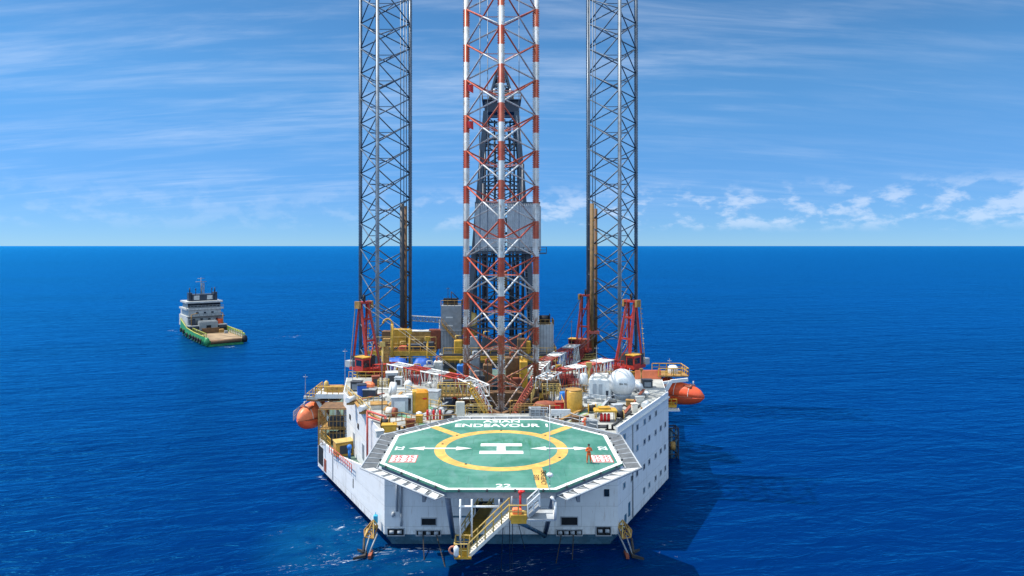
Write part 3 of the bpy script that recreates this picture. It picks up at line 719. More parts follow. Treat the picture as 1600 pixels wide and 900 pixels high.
# grey tower with outside stair, left of the leg
tw = thing('mud_treatment_tower', 'grey clad tower block with an outside stair left of the striped leg', 'tower', tuple(P(705, 580, 136)))
A, B = P(689, 478, 136), P(721, 553, 136)
m = MB(); m.box(A.x, B.x, 136, 141, B.z, A.z); part('tower_wall', m, grey, tw)
m = MB()
for i in range(7): x = A.x + (B.x - A.x) * (i + .5) / 7; m.box(x - .06, x + .06, 135.92, 136.0, B.z, B.z + 4.6)
m.box(A.x - .1, B.x + .1, 135.9, 135.998, B.z + 4.7, B.z + 4.95); part('cladding_rib', m, lightgrey, tw)
for py in (496, 509):
    q = P(702, py, 135.9); m = MB(); m.box(q.x - .7, q.x + .7, 135.9, 136.02, q.z - .12, q.z + .12); part('louvre', m, white, tw)
m = MB(); m.stair(P(722, 542, 135), P(690, 506, 135), (0, 1, 0), 1.0, 16); m.rail([P(722, 542, 134.5), P(690, 506, 134.5)], 1.1, .06); part('stair', m, ochre, tw)
m = MB(); m.box(A.x - .3, B.x + .8, 135.2, 141.2, B.z - 1.0, B.z - .02); part('base_slab', m, lightgrey, tw)
m = MB(); m.box(A.x + .1, B.x + .5, 135.4, 140.5, ZM + .03, B.z - 1.02); part('base_frame', m, ochre, tw)
m = MB(); m.box(A.x + .3, A.x + 3.2, 138, 140, A.z, A.z + 1.3); m.tube((A.x + 2, 137.5, A.z), (A.x + 2, 137.5, A.z + 2.8), .09); m.tube((A.x + 2, 137.5, A.z + 2.8), (A.x + 3.6, 137.5, A.z + 1.2), .09); part('roof_machinery', m, black, tw)
m = MB(); m.rail([(A.x, 136.05, A.z), (B.x, 136.05, A.z), (B.x, 140.9, A.z)], 1.1, .06, 1.2); part('roof_railing', m, ochre, tw)
for i in range(3):
    q = P(722, 500 + i * 17, 136.5); m = MB(); m.rbox((q.x + .4, 136.8, q.z - .8), (1.0, 1.4, 1.3), .1); part('side_platform', m, (darkgrey, ochre, yellow)[i], tw)
q = P(700, 572, 134); m = MB(); m.rbox((q.x, 134, q.z - 1.2), (3.4, 2.2, 1.9), .2); solo('winch_unit', m, amber, 'amber winch unit under the grey tower', 'winch')

# right of the leg: grey silo block with a dark reel on it
A, B = P(838, 508, 134), P(865, 572, 134)
t = thing('silo_block', 'plain grey steel block with ribs right of the striped leg', 'silo', ((A.x + B.x) / 2, 136.5, B.z - 3))
m = MB(); m.box(A.x, B.x, 134, 139, B.z - 3, A.z); part('wall', m, lightgrey, t)
m = MB()
for i in range(6): x = A.x + (B.x - A.x) * (i + .5) / 6; m.box(x - .05, x + .05, 133.9, 134.0, B.z - 3, A.z)
part('rib', m, grey, t)
q = P(849, 507, 136); t = thing('cable_reel', 'dark cable reel lying on the grey silo block', 'reel', (q.x, 136, q.z))
m = MB(); m.tube((q.x - 1.2, 136, q.z + 1.1), (q.x + 1.2, 136, q.z + 1.1), .8, 14); part('cable', m, black, t)
for sx in (-1, 1):
    m = MB(); m.tube((q.x + sx * 1.2, 136, q.z + 1.1), (q.x + sx * 1.35, 136, q.z + 1.1), 1.15, 16); part('flange', m, blueblack, t)
m = MB(); m.box(q.x - 1.5, q.x + 1.5, 135.2, 136.8, q.z, q.z + .2); part('stand', m, ochre, t)

# pipe deck on the left
pd = thing('pipe_rack_deck', 'raised steel pipe rack with yellow beams beside the left leg', 'pipe rack', (-19, 136, ZM))
m = MB(); m.box(-26.5, -13.2, 133, 144, 13.6, 14.0); part('rack_floor', m, darkgrey, pd)
m = MB(); m.box(-26.7, -13.0, 132.7, 132.98, 13.4, 14.4); part('edge_beam', m, yellow, pd)
m = MB()
for x in (-26, -22, -18, -14): m.box(x - .25, x + .25, 133.2, 133.7, ZM + .02, 13.39); m.bar((x, 133.3, 9), (x + 3.2, 133.3, 13.3), .25, .25)
part('support_column', m, lightgrey, pd)
m = MB(); m.rail([(-26.5, 133.1, 14), (-13.2, 133.1, 14)], 1.2, .06, 1.5); part('railing', m, yellow, pd)
for i in range(14):
    x = -25.5 + i * .42; m = MB(); m.tube((x, 134.5, 14.55), (x, 143, 14.55), .17, 6); part('stacked_pipe', m, (brown, darkgrey, rustred)[i % 3], pd)
for nm, px, py, wd, dp, ht, mm, lb in (('shipping_container', 655, 526, 5.0, 2.4, 2.3, ochre, 'long ochre container on the pipe rack'),
        ('shipping_container', 626, 524, 3.8, 2.4, 2.6, yellow, 'yellow container on the pipe rack seen through the left leg'),
        ('shipping_container', 680, 533, 2.4, 2.2, 2.5, rustred, 'small rust red container beside the grey tower'),
        ('shipping_container', 607, 528, 2.4, 2.2, 2.2, brown, 'brown container behind the left crane')):
    q = P(px, py, 139); t = thing(nm, lb, 'container', (q.x, 139, 14.02))
    m = MB(); m.box(q.x - wd / 2, q.x + wd / 2, 139 - dp / 2, 139 + dp / 2, 14.02, 14.02 + ht + 1.3); part('body', m, mm, t)
    m = MB(); n = int(wd / .4)
    for i in range(n): x = q.x - wd / 2 + (i + .5) * wd / n; m.box(x - .07, x + .07, 139 - dp / 2 - .06, 139 - dp / 2, 14.2, 14.02 + ht + 1.1)
    part('corrugation', m, mm, t)
    m = MB(); m.box(q.x - wd / 2 - .03, q.x + wd / 2 + .03, 139 - dp / 2 - .03, 139 + dp / 2 + .03, 14.02 + ht + 1.3, 14.02 + ht + 1.42); part('roof', m, offwhite if mm is ochre else mm, t)
def tarp(cx, cy, z, wd, dp, ht, mm, lb):
    m = MB(); nx, ny = 10, 6; vs = []
    for j in range(ny + 1):
        for i in range(nx + 1):
            u, v = i / nx * 2 - 1, j / ny * 2 - 1
            h = ht * (1 - abs(u) ** 4) * (1 - abs(v) ** 4) + .12 * random.random() * ht
            vs.append((cx + u * wd / 2, cy + v * dp / 2, z + max(.02, h)))
    fs = [(j * (nx + 1) + i, j * (nx + 1) + i + 1, (j + 1) * (nx + 1) + i + 1, (j + 1) * (nx + 1) + i) for j in range(ny) for i in range(nx)]
    m.add(vs, fs, True); o = len(vs)
    edge = [i for i in range(nx + 1)] + [j * (nx + 1) + nx for j in range(1, ny + 1)] + [ny * (nx + 1) + i for i in range(nx - 1, -1, -1)] + [j * (nx + 1) for j in range(ny - 1, 0, -1)]
    base_ = [(vs[i][0], vs[i][1], z) for i in edge]; o2 = len(m.v); m.v += base_
    for k in range(len(edge)): m.f.append([edge[k], edge[(k + 1) % len(edge)], o2 + (k + 1) % len(edge), o2 + k][::-1]); m.sm.append(False)
    m.f.append([o2 + k for k in range(len(edge))][::-1]); m.sm.append(False)
    return solo('tarpaulin_cover', m, mm, lb, 'tarpaulin')
tarp(-20.2, 128.5, 11.4, 5.0, 4, 2.2, bluetarp, 'blue tarpaulin over cargo at the foot of the left leg')
tarp(-15.4, 129.0, 11.6, 3.8, 3.6, 1.9, bluetarp, 'bright blue tarpaulin between the left leg and grey tower')
m = MB(); m.box(-24, -12.5, 126, 131, ZM + .03, 11.38)
m.rail([(-24, 126.1, 11.38), (-12.5, 126.1, 11.38)], 1.1, .05, 1.5); solo('cargo_platform', m, darkgrey, 'dark platform under the two blue tarpaulins', 'platform')
# small goose-neck post
m = MB(); q = P(612, 545, 131); z1 = P(612, 506, 131).z
m.tube((q.x, 131.5, 11.4), (q.x, 131.5, z1), .32, 8)
m.path([(q.x - .9 * (1 - math.cos(a)), 131.5, z1 + .9 * math.sin(a)) for a in [math.pi * i / 8 for i in range(9)]], .2, 6)
solo('vent_post', m, yellow, 'yellow goose-neck vent post seen through the left leg', 'vent post')
# far catwalk
m = MB(); m.lattice(P(640, 497, 152), P(690, 500, 152), 1.0, 1.1, 10, .08, .05); m.tube((-20.5, 152, ZM), (-20.5, 152, 18.5), .2); m.tube((-14, 152, ZM), (-14, 152, 18.5), .2)
solo('catwalk_bridge', m, lightgrey, 'pale lattice catwalk behind the pipe rack', 'catwalk')

# ------------------------------------------------------------------ cranes
def crane(label, base, ztop_ped, cabz, boom_to, aframe_h, dirty=False, ht_root=3.5, ht_tip=2.9, cab_side=1, tint=None):
    bx, by = base; body = tint or red
    t = thing('pedestal_crane', label, 'crane', (bx, by, ZM), 'pedestal cranes on the rig')
    bd = Vector((boom_to[0] - bx, boom_to[1] - by, 0)).normalized(); sd_ = Vector((-bd.y, bd.x, 0)); C0 = Vector((bx, by, 0))
    def L(f, r_, z): v = C0 + bd * f + sd_ * r_; return Vector((v.x, v.y, z))
    def blk(f0, f1, r0, r1, z0, z1):
        m = MB(); vs = [L(f, r_, z) for z in (z0, z1) for r_ in (r0, r1) for f in (f0, f1)]
        return m.add(vs, [(0, 2, 3, 1), (4, 5, 7, 6), (0, 1, 5, 4), (2, 6, 7, 3), (0, 4, 6, 2), (1, 3, 7, 5)])
    m = MB(); m.lathe((bx, by, ZM + .02), [(2.0, 0), (1.5, 1.2), (1.4, ztop_ped - ZM - 1.2), (1.9, ztop_ped - ZM - .4)], 18); part('pedestal', m, brown if dirty else ochre, t)
    m = MB(); m.lathe((bx, by, ztop_ped - .38), [(2.2, 0), (2.2, .6)], 18); part('slew_ring', m, black, t)
    m = MB(); ring = [(bx + 3.0 * math.cos(a), by + 3.0 * math.sin(a), ztop_ped - 1.2) for a in [2 * math.pi * i / 12 for i in range(13)]]
    m.lathe((bx, by, ztop_ped - 1.3), [(1.8, 0), (3.1, 0), (3.1, .1), (1.8, .1)], 18); m.rail(ring, 1.1, .06, 1.6); part('access_platform', m, paleyellow, t)
    z0 = ztop_ped + .25
    part('slew_platform', blk(-3.2, 2.2, -1.9, 1.9, z0, z0 + .5), body, t)
    part('machinery_house', blk(-3.0, -.4, -1.6, 1.6, z0 + .5, z0 + 2.4), rustred if dirty else darkgrey, t)
    cb = part('cab', blk(-.2, 1.9, cab_side * 1.3 if cab_side > 0 else -2.9, 2.9 if cab_side > 0 else -1.3, z0 + .3, z0 + 2.6), body, t)
    r0 = cab_side * 1.28 if cab_side > 0 else -2.92; r1 = 2.92 if cab_side > 0 else -1.28
    part('window', blk(.1, 1.6, r0, r1, z0 + 1.2, z0 + 2.2), glass, cb)
    e = MB(); q0, q1 = (1.5, 2.7) if cab_side > 0 else (-2.7, -1.5); part('window', blk(1.8, 1.93, q0, q1, z0 + 1.0, z0 + 2.2), glass, cb)
    part('cab_roof', blk(-.3, 2.1, r0 - .05, r1 + .05, z0 + 2.61, z0 + 2.75), yellow, cb)
    part('counterweight', blk(-5.2, -3.2, -1.4, 1.4, z0 + .2, z0 + 1.3), lightgrey, t)
    za = z0 + aframe_h
    for r_ in (-1.4, 1.4):
        m = MB(); m.bar(L(1.3, r_, z0 + .5), L(-1.4, r_ * .55, za), .42, .42); part('a_frame_leg', m, body, t)
        m = MB(); m.bar(L(-2.9, r_, z0 + .5), L(-1.8, r_ * .55, za), .34, .34); part('a_frame_leg', m, body, t)
    m = MB()
    for fz in (.42, .75): m.bar(L(1.3 - 2.7 * fz, -1.4 * (1 - .45 * fz), z0 + .5 + (aframe_h - .5) * fz), L(1.3 - 2.7 * fz, 1.4 * (1 - .45 * fz), z0 + .5 + (aframe_h - .5) * fz), .3, .3)
    m.bar(L(-.2, -1.1, z0 + aframe_h * .42), L(-1.3, .8, za - 1), .2, .2); m.bar(L(1.2, -1.3, z0 + .7), L(.0, 1.1, z0 + aframe_h * .42), .2, .2)
    part('cross_brace', m, body, t)
    part('head_beam', blk(-2.4, -.9, -1.2, 1.2, za - .1, za + .25), body, t)
    m = MB(); m.torus(L(-1.5, 0, za + .8), .55, .16, 'X'); part('head_sheave', m, black, t)
    part('head_platform', blk(-2.2, -.9, -1.55, -1.15, za - .9, za + .35), ochre, t); part('head_platform', blk(-2.2, -.9, 1.15, 1.55, za - .9, za + .35), ochre, t)
    m = MB(); 
    for s_ in (-1, 1): m.tube(L(-3.0, s_ * 1.9, z0 + .5), L(-2.0, s_ * 1.5, za), .06, 5)
    n = 12
    for i in range(n): z = z0 + .7 + (za - z0 - 1) * i / n; f = -3 + (i / n); m.tube(L(f, 1.5, z), L(f, 1.95, z), .06, 4)
    part('ladder', m, paleyellow, t)
    root = L(2.0, 0, cabz); tip = Vector(boom_to); n = 6
    for i in range(n):
        p, q = root.lerp(tip, i / n), root.lerp(tip, (i + 1) / n)
        h0 = ht_root + (ht_tip - ht_root) * i / n; h1 = ht_root + (ht_tip - ht_root) * (i + 1) / n
        if i == 0: h0 *= .6
        if i == n - 1: h1 *= .55
        m = MB(); m.lattice(p, q, 2.4 if i else 1.8, h0, 4, .12, .065, (0, 0, 1), 2.4, h1); part('boom_section', m, (body, white)[i % 2], t)
    m = MB()
    for s_ in (-.8, .8):
        m.tube(L(-1.5, s_, za), root.lerp(tip, .9) + Vector((0, 0, 1.2)), .035, 4)
    part('pendant_wire', m, darkgrey, t)
    hk = tip + Vector((0, 0, -1.2)); m = MB(); m.box(hk.x - .3, hk.x + .3, hk.y - .25, hk.y + .25, hk.z - .9, hk.z); m.torus((hk.x, hk.y, hk.z - 1.2), .3, .09, 'Y'); part('hook_block', m, yellow, t)
    return t
crane('red pedestal crane beside the left leg, boom resting towards the striped leg', (-22.9, 115.8), 13.5, 14.0, tuple(P(756, 612, 98)), 11.6, cab_side=-1)
crane('bright red pedestal crane in front of the right leg above the round white dome', (22.1, 117.5), 13.6, 14.3, tuple(P(846, 600, 102)), 11.6, cab_side=1)
crane('rusty dark red crane behind the right leg with its boom over the far deck', (18.2, 147), 12.0, 12.9, tuple(P(836, 584, 119)), 12, True, cab_side=-1, tint=deepred)

# ------------------------------------------------------------------ lifeboats
def lifeboat(label, c, ln, wd, ht, rz, body, dav_side):
    t = thing('lifeboat', label, 'lifeboat', (c[0], c[1], c[2] - ht / 2), 'lifeboats')
    def ring(u, k0, k1):
        f = max(.02, (1 - abs(u) ** 2.1)) ** .62; out = []; n = 20
        for i in range(n):
            a = 2 * math.pi * i / n; cx_, sz = math.cos(a), math.sin(a)
            out.append((cx_ * wd / 2 * f * (1 if sz > 0 else .96), u * ln / 2, sz * ht / 2 * (f ** .8) * (1 if sz > 0 else .95)))
        return out
    lo, up = MB(), MB()
    us = [-1 + 2 * i / 14 for i in range(15)]
    up.loft([[(c[0] + p[0], c[1] + p[1], c[2] + max(p[2], -.10)) for p in ring(u, 0, 1)] for u in us], True, True)
    lo.loft([[(c[0] + p[0] * 1.01, c[1] + p[1] * 1.005, c[2] + min(p[2] * 1.01, -.16)) for p in ring(u, 0, 1)] for u in us], True, True)
    part('canopy', up, body, t); part('hull', lo, orange, t)
    m = MB(); m.loft([[(c[0] + p[0] * 1.035, c[1] + p[1] * 1.02, c[2] - .2 + .14 * k) for p in [((math.cos(2 * math.pi * i / 28)) * wd / 2 * max(.05, 1 - abs(math.sin(2 * math.pi * i / 28)) ** 4.5) ** .5, math.sin(2 * math.pi * i / 28) * ln / 2) for i in range(28)]] for k in (0, 1)], True); part('fender', m, rustred, t)
    m = MB(); m.rbox((c[0], c[1] + ln * .20, c[2] + ht * .36), (wd * .42, 1.5, ht * .26), .2); cb = part('steering_cupola', m, body, t)
    m = MB(); m.box(c[0] - wd * .16, c[0] + wd * .16, c[1] + ln * .2 - .78, c[1] + ln * .2 + .78, c[2] + ht * .45, c[2] + ht * .55); part('window', m, glass, cb)
    m = MB(); m.rbox((c[0], c[1] - ln * .22, c[2] + ht * .30), (wd * .55, ln * .16, ht * .13), .12); part('hatch', m, rustred, t)
    for v in (-.26, .0, .26):
        f = (1 - abs(2 * v) ** 2.1) ** .62; m = MB(); ring_ = [(c[0] + wd / 2 * f * 1.012 * math.cos(a), c[1] + v * ln, c[2] + ht / 2 * f ** .8 * 1.012 * math.sin(a)) for a in [math.pi * i / 14 for i in range(15)]]
        m.path(ring_, .05, 5); part('grab_line', m, fabricpale, t)
    for v in (-.3, .32):
        m = MB(); m.tube((c[0], c[1] + v * ln, c[2] + ht * .40), (c[0], c[1] + v * ln, c[2] + ht * .62), .12); part('lifting_hook', m, lightgrey, t)
    t.rotation_euler = (0, 0, rz)
    return t
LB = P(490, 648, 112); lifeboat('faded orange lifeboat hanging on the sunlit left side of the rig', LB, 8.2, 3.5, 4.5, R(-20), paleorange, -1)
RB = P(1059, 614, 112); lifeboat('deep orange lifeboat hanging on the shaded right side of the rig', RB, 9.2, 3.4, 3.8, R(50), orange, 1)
# left davit and platform
t = thing('lifeboat_davit', 'weathered davit frame with small platform over the left lifeboat', 'davit', (LB.x + 2.6, LB.y, ZM))
for dy in (-2.8, 2.8):
    m = MB(); m.bar((-27.6, LB.y + dy, ZM + .05), (LB.x + 1.2, LB.y + dy, LB.z + 3.4), .4, .5); m.bar((LB.x + 1.2, LB.y + dy, LB.z + 3.4), (LB.x - .8, LB.y + dy, LB.z + 3.6), .35, .4); m.bar((-27.0, LB.y + dy, ZM + .05), (-27.2, LB.y + dy, LB.z + 3.0), .3, .3); part('davit_arm', m, offwhite, t)
m = MB(); m.box(LB.x - .2, -26.4, LB.y - 3.2, LB.y + 3.2, LB.z + 3.0, LB.z + 3.18); part('platform', m, brown, t)
m = MB(); m.rail([(LB.x - .2, LB.y - 3.2, LB.z + 3.18), (-26.4, LB.y - 3.2, LB.z + 3.18)], 1.1, .06); m.rail([(LB.x - .2, LB.y - 3.2, LB.z + 3.18), (LB.x - .2, LB.y + 3.2, LB.z + 3.18), (-26.4, LB.y + 3.2, LB.z + 3.18)], 1.1, .06); part('railing', m, paleyellow, t)
m = MB(); m.rbox((LB.x + 2.1, LB.y - .5, LB.z + 3.18), (1.4, 1.6, 1.1), .25); part('winch', m, offwhite, t)
m = MB(); m.rail([(LB.x - 2.9, LB.y - 1.5, LB.z - .6), (LB.x - 2.9, LB.y + 1.5, LB.z - .6)], 1.5, .07, .8); m.tube((LB.x - 2.9, LB.y, LB.z + .9), (LB.x - .2, LB.y, LB.z + 3.1), .08); part('boarding_rail', m, lightgrey, t)
# right davit and platform
t = thing('lifeboat_davit', 'white davit frame with yellow railed platform over the right lifeboat', 'davit', (RB.x - 2.6, RB.y, ZM))
for dy in (-3.2, 2.6):
    m = MB(); m.bar((RB.x - 4.6, RB.y + dy, RB.z - 2.0), (RB.x - 2.0, RB.y + dy, RB.z + 2.6), .5, .6); m.bar((RB.x - 2.0, RB.y + dy, RB.z + 2.6), (RB.x + .8, RB.y + dy, RB.z + 2.9), .4, .5); m.bar((RB.x - 4.4, RB.y + dy, RB.z + 2.2), (RB.x - 2.0, RB.y + dy, RB.z + 2.5), .35, .45); m.bar((RB.x - 4.8, RB.y + dy, RB.z + 2.2), (RB.x - 2.6, RB.y + dy, RB.z - 1.6), .3, .35); part('davit_arm', m, white, t)
m = MB(); m.box(RB.x - 6.0, RB.x - .6, RB.y - 3.6, RB.y - 2.6, RB.z - 2.2, RB.z - 1.95); part('lower_beam', m, white, t)
m = MB(); m.box(RB.x - 5.4, RB.x - .8, RB.y - 2.4, RB.y + 3, RB.z - 1.9, RB.z - 1.5); m.rail([(RB.x - 5.4, RB.y - 2.4, RB.z - 1.5), (RB.x - .8, RB.y - 2.4, RB.z - 1.5)], 1.0, .07, 1); part('boarding_platform', m, yellow, t)
m = MB(); m.box(RB.x - 3.6, RB.x + 1.4, RB.y - 1.5, RB.y + 3.2, RB.z + 3.0, RB.z + 3.2); part('platform', m, ochre, t)
m = MB(); m.rail([(RB.x - 3.6, RB.y - 1.5, RB.z + 3.2), (RB.x + 1.4, RB.y - 1.5, RB.z + 3.2), (RB.x + 1.4, RB.y + 3.2, RB.z + 3.2), (RB.x - 3.6, RB.y + 3.2, RB.z + 3.2)], 1.2, .07, 1.2); part('railing', m, yellow, t)
m = MB(); m.rbox((RB.x - .6, RB.y + .8, RB.z + 3.2), (1.5, 1.4, 1.3), .3); part('winch', m, white, t)
m = MB(); m.rail([(RB.x + 2.7, RB.y - .5, RB.z - .3), (RB.x + 2.7, RB.y + 2, RB.z - .3)], 1.4, .07, .8); part('boarding_rail', m, paleyellow, t)
# access tower low on the right side
t = thing('access_tower', 'dark pipework tower hanging low on the right hull side', 'access tower', (29.4, 112, 1.0))
A, B = P(1046, 668, 111), P(1060, 722, 111)
m = MB(); m.lattice((A.x + .6, 111.5, B.z), (A.x + .6, 111.5, A.z), 1.6, 1.8, 4, .12, .09, (0, 1, 0)); part('frame', m, blueblack, t)
m = MB(); m.tube((A.x + .3, 111, B.z), (A.x + .3, 111, A.z), .28, 8); m.tube((A.x + 1.1, 111, B.z + 1), (A.x + 1.1, 111, A.z - .5), .22, 8); part('pipe', m, hullblue, t)
m = MB(); m.lathe((A.x + .5, 110.8, B.z + 2.2), [(.45, 0), (.5, .5), (.45, 1.2), (.1, 1.4)], 10); part('valve', m, ochre, t)

# ------------------------------------------------------------------ supply vessel
vs0 = thing('supply_vessel', 'green hulled supply vessel with white bridge and bare timber aft deck', 'vessel', (-98.8, 238, 0))
VO = Vector((-98.8, 238, 0))
st = [(-2, 7.0, 6.4, 3.6), (0, 7.6, 6.9, 3.6), (6, 7.8, 7.3, 3.6), (16, 7.9, 7.4, 3.7), (28, 7.9, 7.4, 4.2), (40, 7.6, 6.6, 6.6), (48, 6.2, 4.4, 7.4), (55, 3.6, 1.8, 8.2), (60, .6, .15, 9.0)]
def vring(y, wt_, ww, zt): return [(VO.x + x, VO.y + y, z) for x, z in ((-wt_, zt), (-wt_, 2.0), (-ww, .2), (-ww * .8, -1.5), (ww * .8, -1.5), (ww, .2), (wt_, 2.0), (wt_, zt))]
def vinner(y, wt_, zt, zd): return [(VO.x - wt_ + .35, VO.y + y, zt), (VO.x - wt_ + .35, VO.y + y, zd), (VO.x + wt_ - .35, VO.y + y, zd), (VO.x + wt_ - .35, VO.y + y, zt)]
m = MB(); rings = []
for y, wt_, ww, zt in st:
    zd = 2.2 if y < 30 else zt - 1.0
    o = vring(y, wt_, ww, zt) if y > -1 else vring(y, wt_, ww, 2.35)
    i = vinner(y, max(wt_, .8), zt if y > -1 else 2.35, min(zd, 2.2) if y < 30 else zd)
    rings.append(o + i[::-1])
m.loft(rings); m.sm = [False] * len(m.sm); part('hull', m, hullgreen, vs0)
m = MB(); m.box(VO.x - 7.2, VO.x + 7.2, VO.y - 1.9, VO.y + 24, 2.21, 2.26); part('aft_deck', m, woodmat, vs0)
m = MB()
for y0, y1, zt in ((1, 24, 3.6),):
    m.box(VO.x + 7.15, VO.x + 7.42, VO.y + 1, VO.y + 22, 2.3, 3.55)
part('inner_bulwark', m, vesselwhite, vs0)
for sx in (-1, 1):
    m = MB(); m.path([(VO.x + sx * (wt_ - .15), VO.y + y, zt + .12) for y, wt_, ww, zt in st[1:7]], .22, 6)
    m.rail([(VO.x + sx * 6.6, VO.y + 0, 2.3), (VO.x + sx * 6.7, VO.y + 22, 2.3)], 2.4, .14, 2.4, ()); part('cargo_rail', m, limerail, vs0)
    for y in (3, 7, 11, 15, 20, 26, 32, 38):
        wt_ = 7.95 if y < 36 else 7.75
        m = MB(); m.torus((VO.x + sx * (wt_ + .25), VO.y + y, 1.7 + (0 if y < 30 else .8)), .72, .3, 'X', 12, 6); part('tyre_fender', m, black, vs0)
m = MB(); m.tube((VO.x - 5.6, VO.y - 2.2, 1.7), (VO.x + 5.6, VO.y - 2.2, 1.7), .75, 12); part('stern_roller', m, brown, vs0)
for sx in (-1, 1):
    m = MB(); m.lathe((VO.x + sx * 6.9, VO.y - 1.8, .8), [(1.0, 0), (1.1, 1.2), (.8, 2.3), (.2, 2.7)], 10); part('stern_fender', m, black if sx > 0 else hullgreen, vs0)
m = MB(); m.box(VO.x - 3.6, VO.x + 3.6, VO.y + 24.5, VO.y + 29, 2.2, 6.6); part('winch_house', m, grey2, vs0)
m = MB(); m.box(VO.x - .9, VO.x + .9, VO.y + 24.4, VO.y + 24.6, 2.4, 5.2); part('door', m, dark, vs0)
for sx in (-1, 1):
    m = MB(); m.tube((VO.x + sx * 5.5 - 1.4, VO.y + 26, 3.6), (VO.x + sx * 5.5 + 1.4, VO.y + 26, 3.6), 1.1, 12); part('towing_winch', m, black, vs0)
    m = MB(); m.box(VO.x + sx * 5.6 - 1.9, VO.x + sx * 5.6 + 1.9, VO.y + 25, VO.y + 30, 4.9, 5.2); part('side_platform', m, grey2, vs0)
    m = MB(); m.rbox((VO.x + sx * 5.4, VO.y + 29, 5.2), (2.0, 2.6, 2.0), .2); part('workboat', m, orange if sx > 0 else blueblack, vs0)
m = MB(); m.box(VO.x - 7.0, VO.x + 7.0, VO.y + 30, VO.y + 46, 4.0, 8.6); sp = part('superstructure', m, vesselwhite, vs0)
m = MB(); m.box(VO.x - 6.4, VO.x + 6.4, VO.y + 31, VO.y + 46, 8.61, 11.2); part('upper_house', m, vesselwhite, vs0)
for k in range(4):
    x = VO.x - 4.5 + k * 3; m = MB(); m.box(x - .5, x + .5, VO.y + 29.92, VO.y + 30.1, 6.6, 7.6); part('window', m, glass, sp)
for k in range(3):
    m = MB(); m.box(VO.x - 3 + k * 3 - .5, VO.x - 3 + k * 3 + .5, VO.y + 30.95, VO.y + 31.1, 9.4, 10.3); part('window', m, glass, sp)
m = MB(); m.box(VO.x - 7.4, VO.x + 7.4, VO.y + 30.4, VO.y + 44, 11.21, 11.9); part('bridge_deck', m, vesselwhite, vs0)
m = MB(); m.box(VO.x - 6.4, VO.x + 6.4, VO.y + 32, VO.y + 42, 11.9, 14.0); br = part('bridge', m, grey2, vs0)
for k in range(9):
    x = VO.x - 5.7 + k * 1.42; m = MB(); m.box(x - .55, x + .55, VO.y + 31.93, VO.y + 32.1, 12.5, 13.6); part('bridge_window', m, glass, br)
m = MB(); m.box(VO.x - 7.2, VO.x + 7.2, VO.y + 31, VO.y + 43, 14.01, 14.7); part('bridge_roof', m, vesselwhite, vs0)
m = MB(); m.box(VO.x - 4.8, VO.x + 4.8, VO.y + 34, VO.y + 40, 14.71, 17.4); part('funnel_casing', m, blueblack, vs0)
for sx in (-1, 1):
    m = MB(); m.box(VO.x + sx * 2.6 - 1.1, VO.x + sx * 2.6 + 1.1, VO.y + 33.9, VO.y + 34.1, 15.2, 17.0); part('funnel_panel', m, vesselwhite, vs0)
    m = MB(); m.box(VO.x + sx * 5.0 - .7, VO.x + sx * 5.0 + .7, VO.y + 34, VO.y + 37, 14.71, 18.2); m.tube((VO.x + sx * 5, VO.y + 35.5, 18.2), (VO.x + sx * 5, VO.y + 35.5, 20.2), .25); part('funnel', m, blueblack, vs0)
m = MB(); m.tube((VO.x, VO.y + 38, 17.4), (VO.x, VO.y + 38, 24.5), .2, 6, .1); m.tube((VO.x - 2.2, VO.y + 38, 22.6), (VO.x + 2.2, VO.y + 38, 22.6), .12); m.tube((VO.x - 1.4, VO.y + 38, 24), (VO.x + 1.4, VO.y + 38, 24), .1); m.lattice((VO.x + .8, VO.y + 38, 17.4), (VO.x + .8, VO.y + 38, 22), .9, .9, 4, .08, .06, (0, 1, 0)); part('mast', m, grey2, vs0)
m = MB(); m.rail([(VO.x - 7.3, VO.y + 30.5, 11.9), (VO.x + 7.3, VO.y + 30.5, 11.9)], 1.1, .08, 1.5); m.rail([(VO.x - 6.9, VO.y + 30.1, 8.6), (VO.x + 6.9, VO.y + 30.1, 8.6)], 1.1, .08, 1.5); part('railing', m, grey2, vs0)
vs0.rotation_euler = (0, 0, R(37)); vs0.scale = (.93, .93, .93)

# ------------------------------------------------------------------ boarding stair hung below the helideck
SY = 56.2
bs = thing('boarding_stair', 'pale yellow boarding stair hanging from the helideck down to the water', 'stair', tuple(P(760, 840, SY)))
plat = P(796, 806, SY); pz = plat.z; pr = P(866, 806, SY)
low = P(737, 866, SY); lz = low.z; ll_ = P(711, 866, SY)
m = MB(); m.box(plat.x, P(823, 806, SY).x, SY - .9, SY + .9, pz, pz + .12); part('upper_landing', m, paleyellow, bs)
m = MB(); m.box(P(823, 806, SY).x + .01, pr.x, SY - 1.1, SY + 1.2, pz, pz + .14); part('side_landing', m, lightgrey, bs)
m = MB(); m.stair((low.x - .2, SY, lz + .1), (plat.x + .1, SY, pz + .1), (0, 1, 0), 1.3, 20); part('stair_flight', m, offwhite, bs)
for dy in (-.7, .7):
    m = MB(); m.rail([(low.x - .2, SY + dy, lz + .25), (plat.x, SY + dy, pz + .25)], 1.0, .06, .9); part('handrail', m, paleyellow, bs)
m = MB(); m.box(ll_.x, low.x, SY - .9, SY + .9, lz, lz + .14); part('lower_landing', m, yellow, bs)
m = MB(); m.rail([(ll_.x, SY - .85, lz + .14), (low.x - .3, SY - .85, lz + .14)], 1.1, .06, .6); m.rail([(ll_.x, SY + .85, lz + .14), (low.x, SY + .85, lz + .14)], 1.1, .06, .6); m.rail([(ll_.x, SY - .85, lz + .14), (ll_.x, SY + .85, lz + .14)], 1.1, .06, .6); part('landing_rail', m, paleyellow, bs)
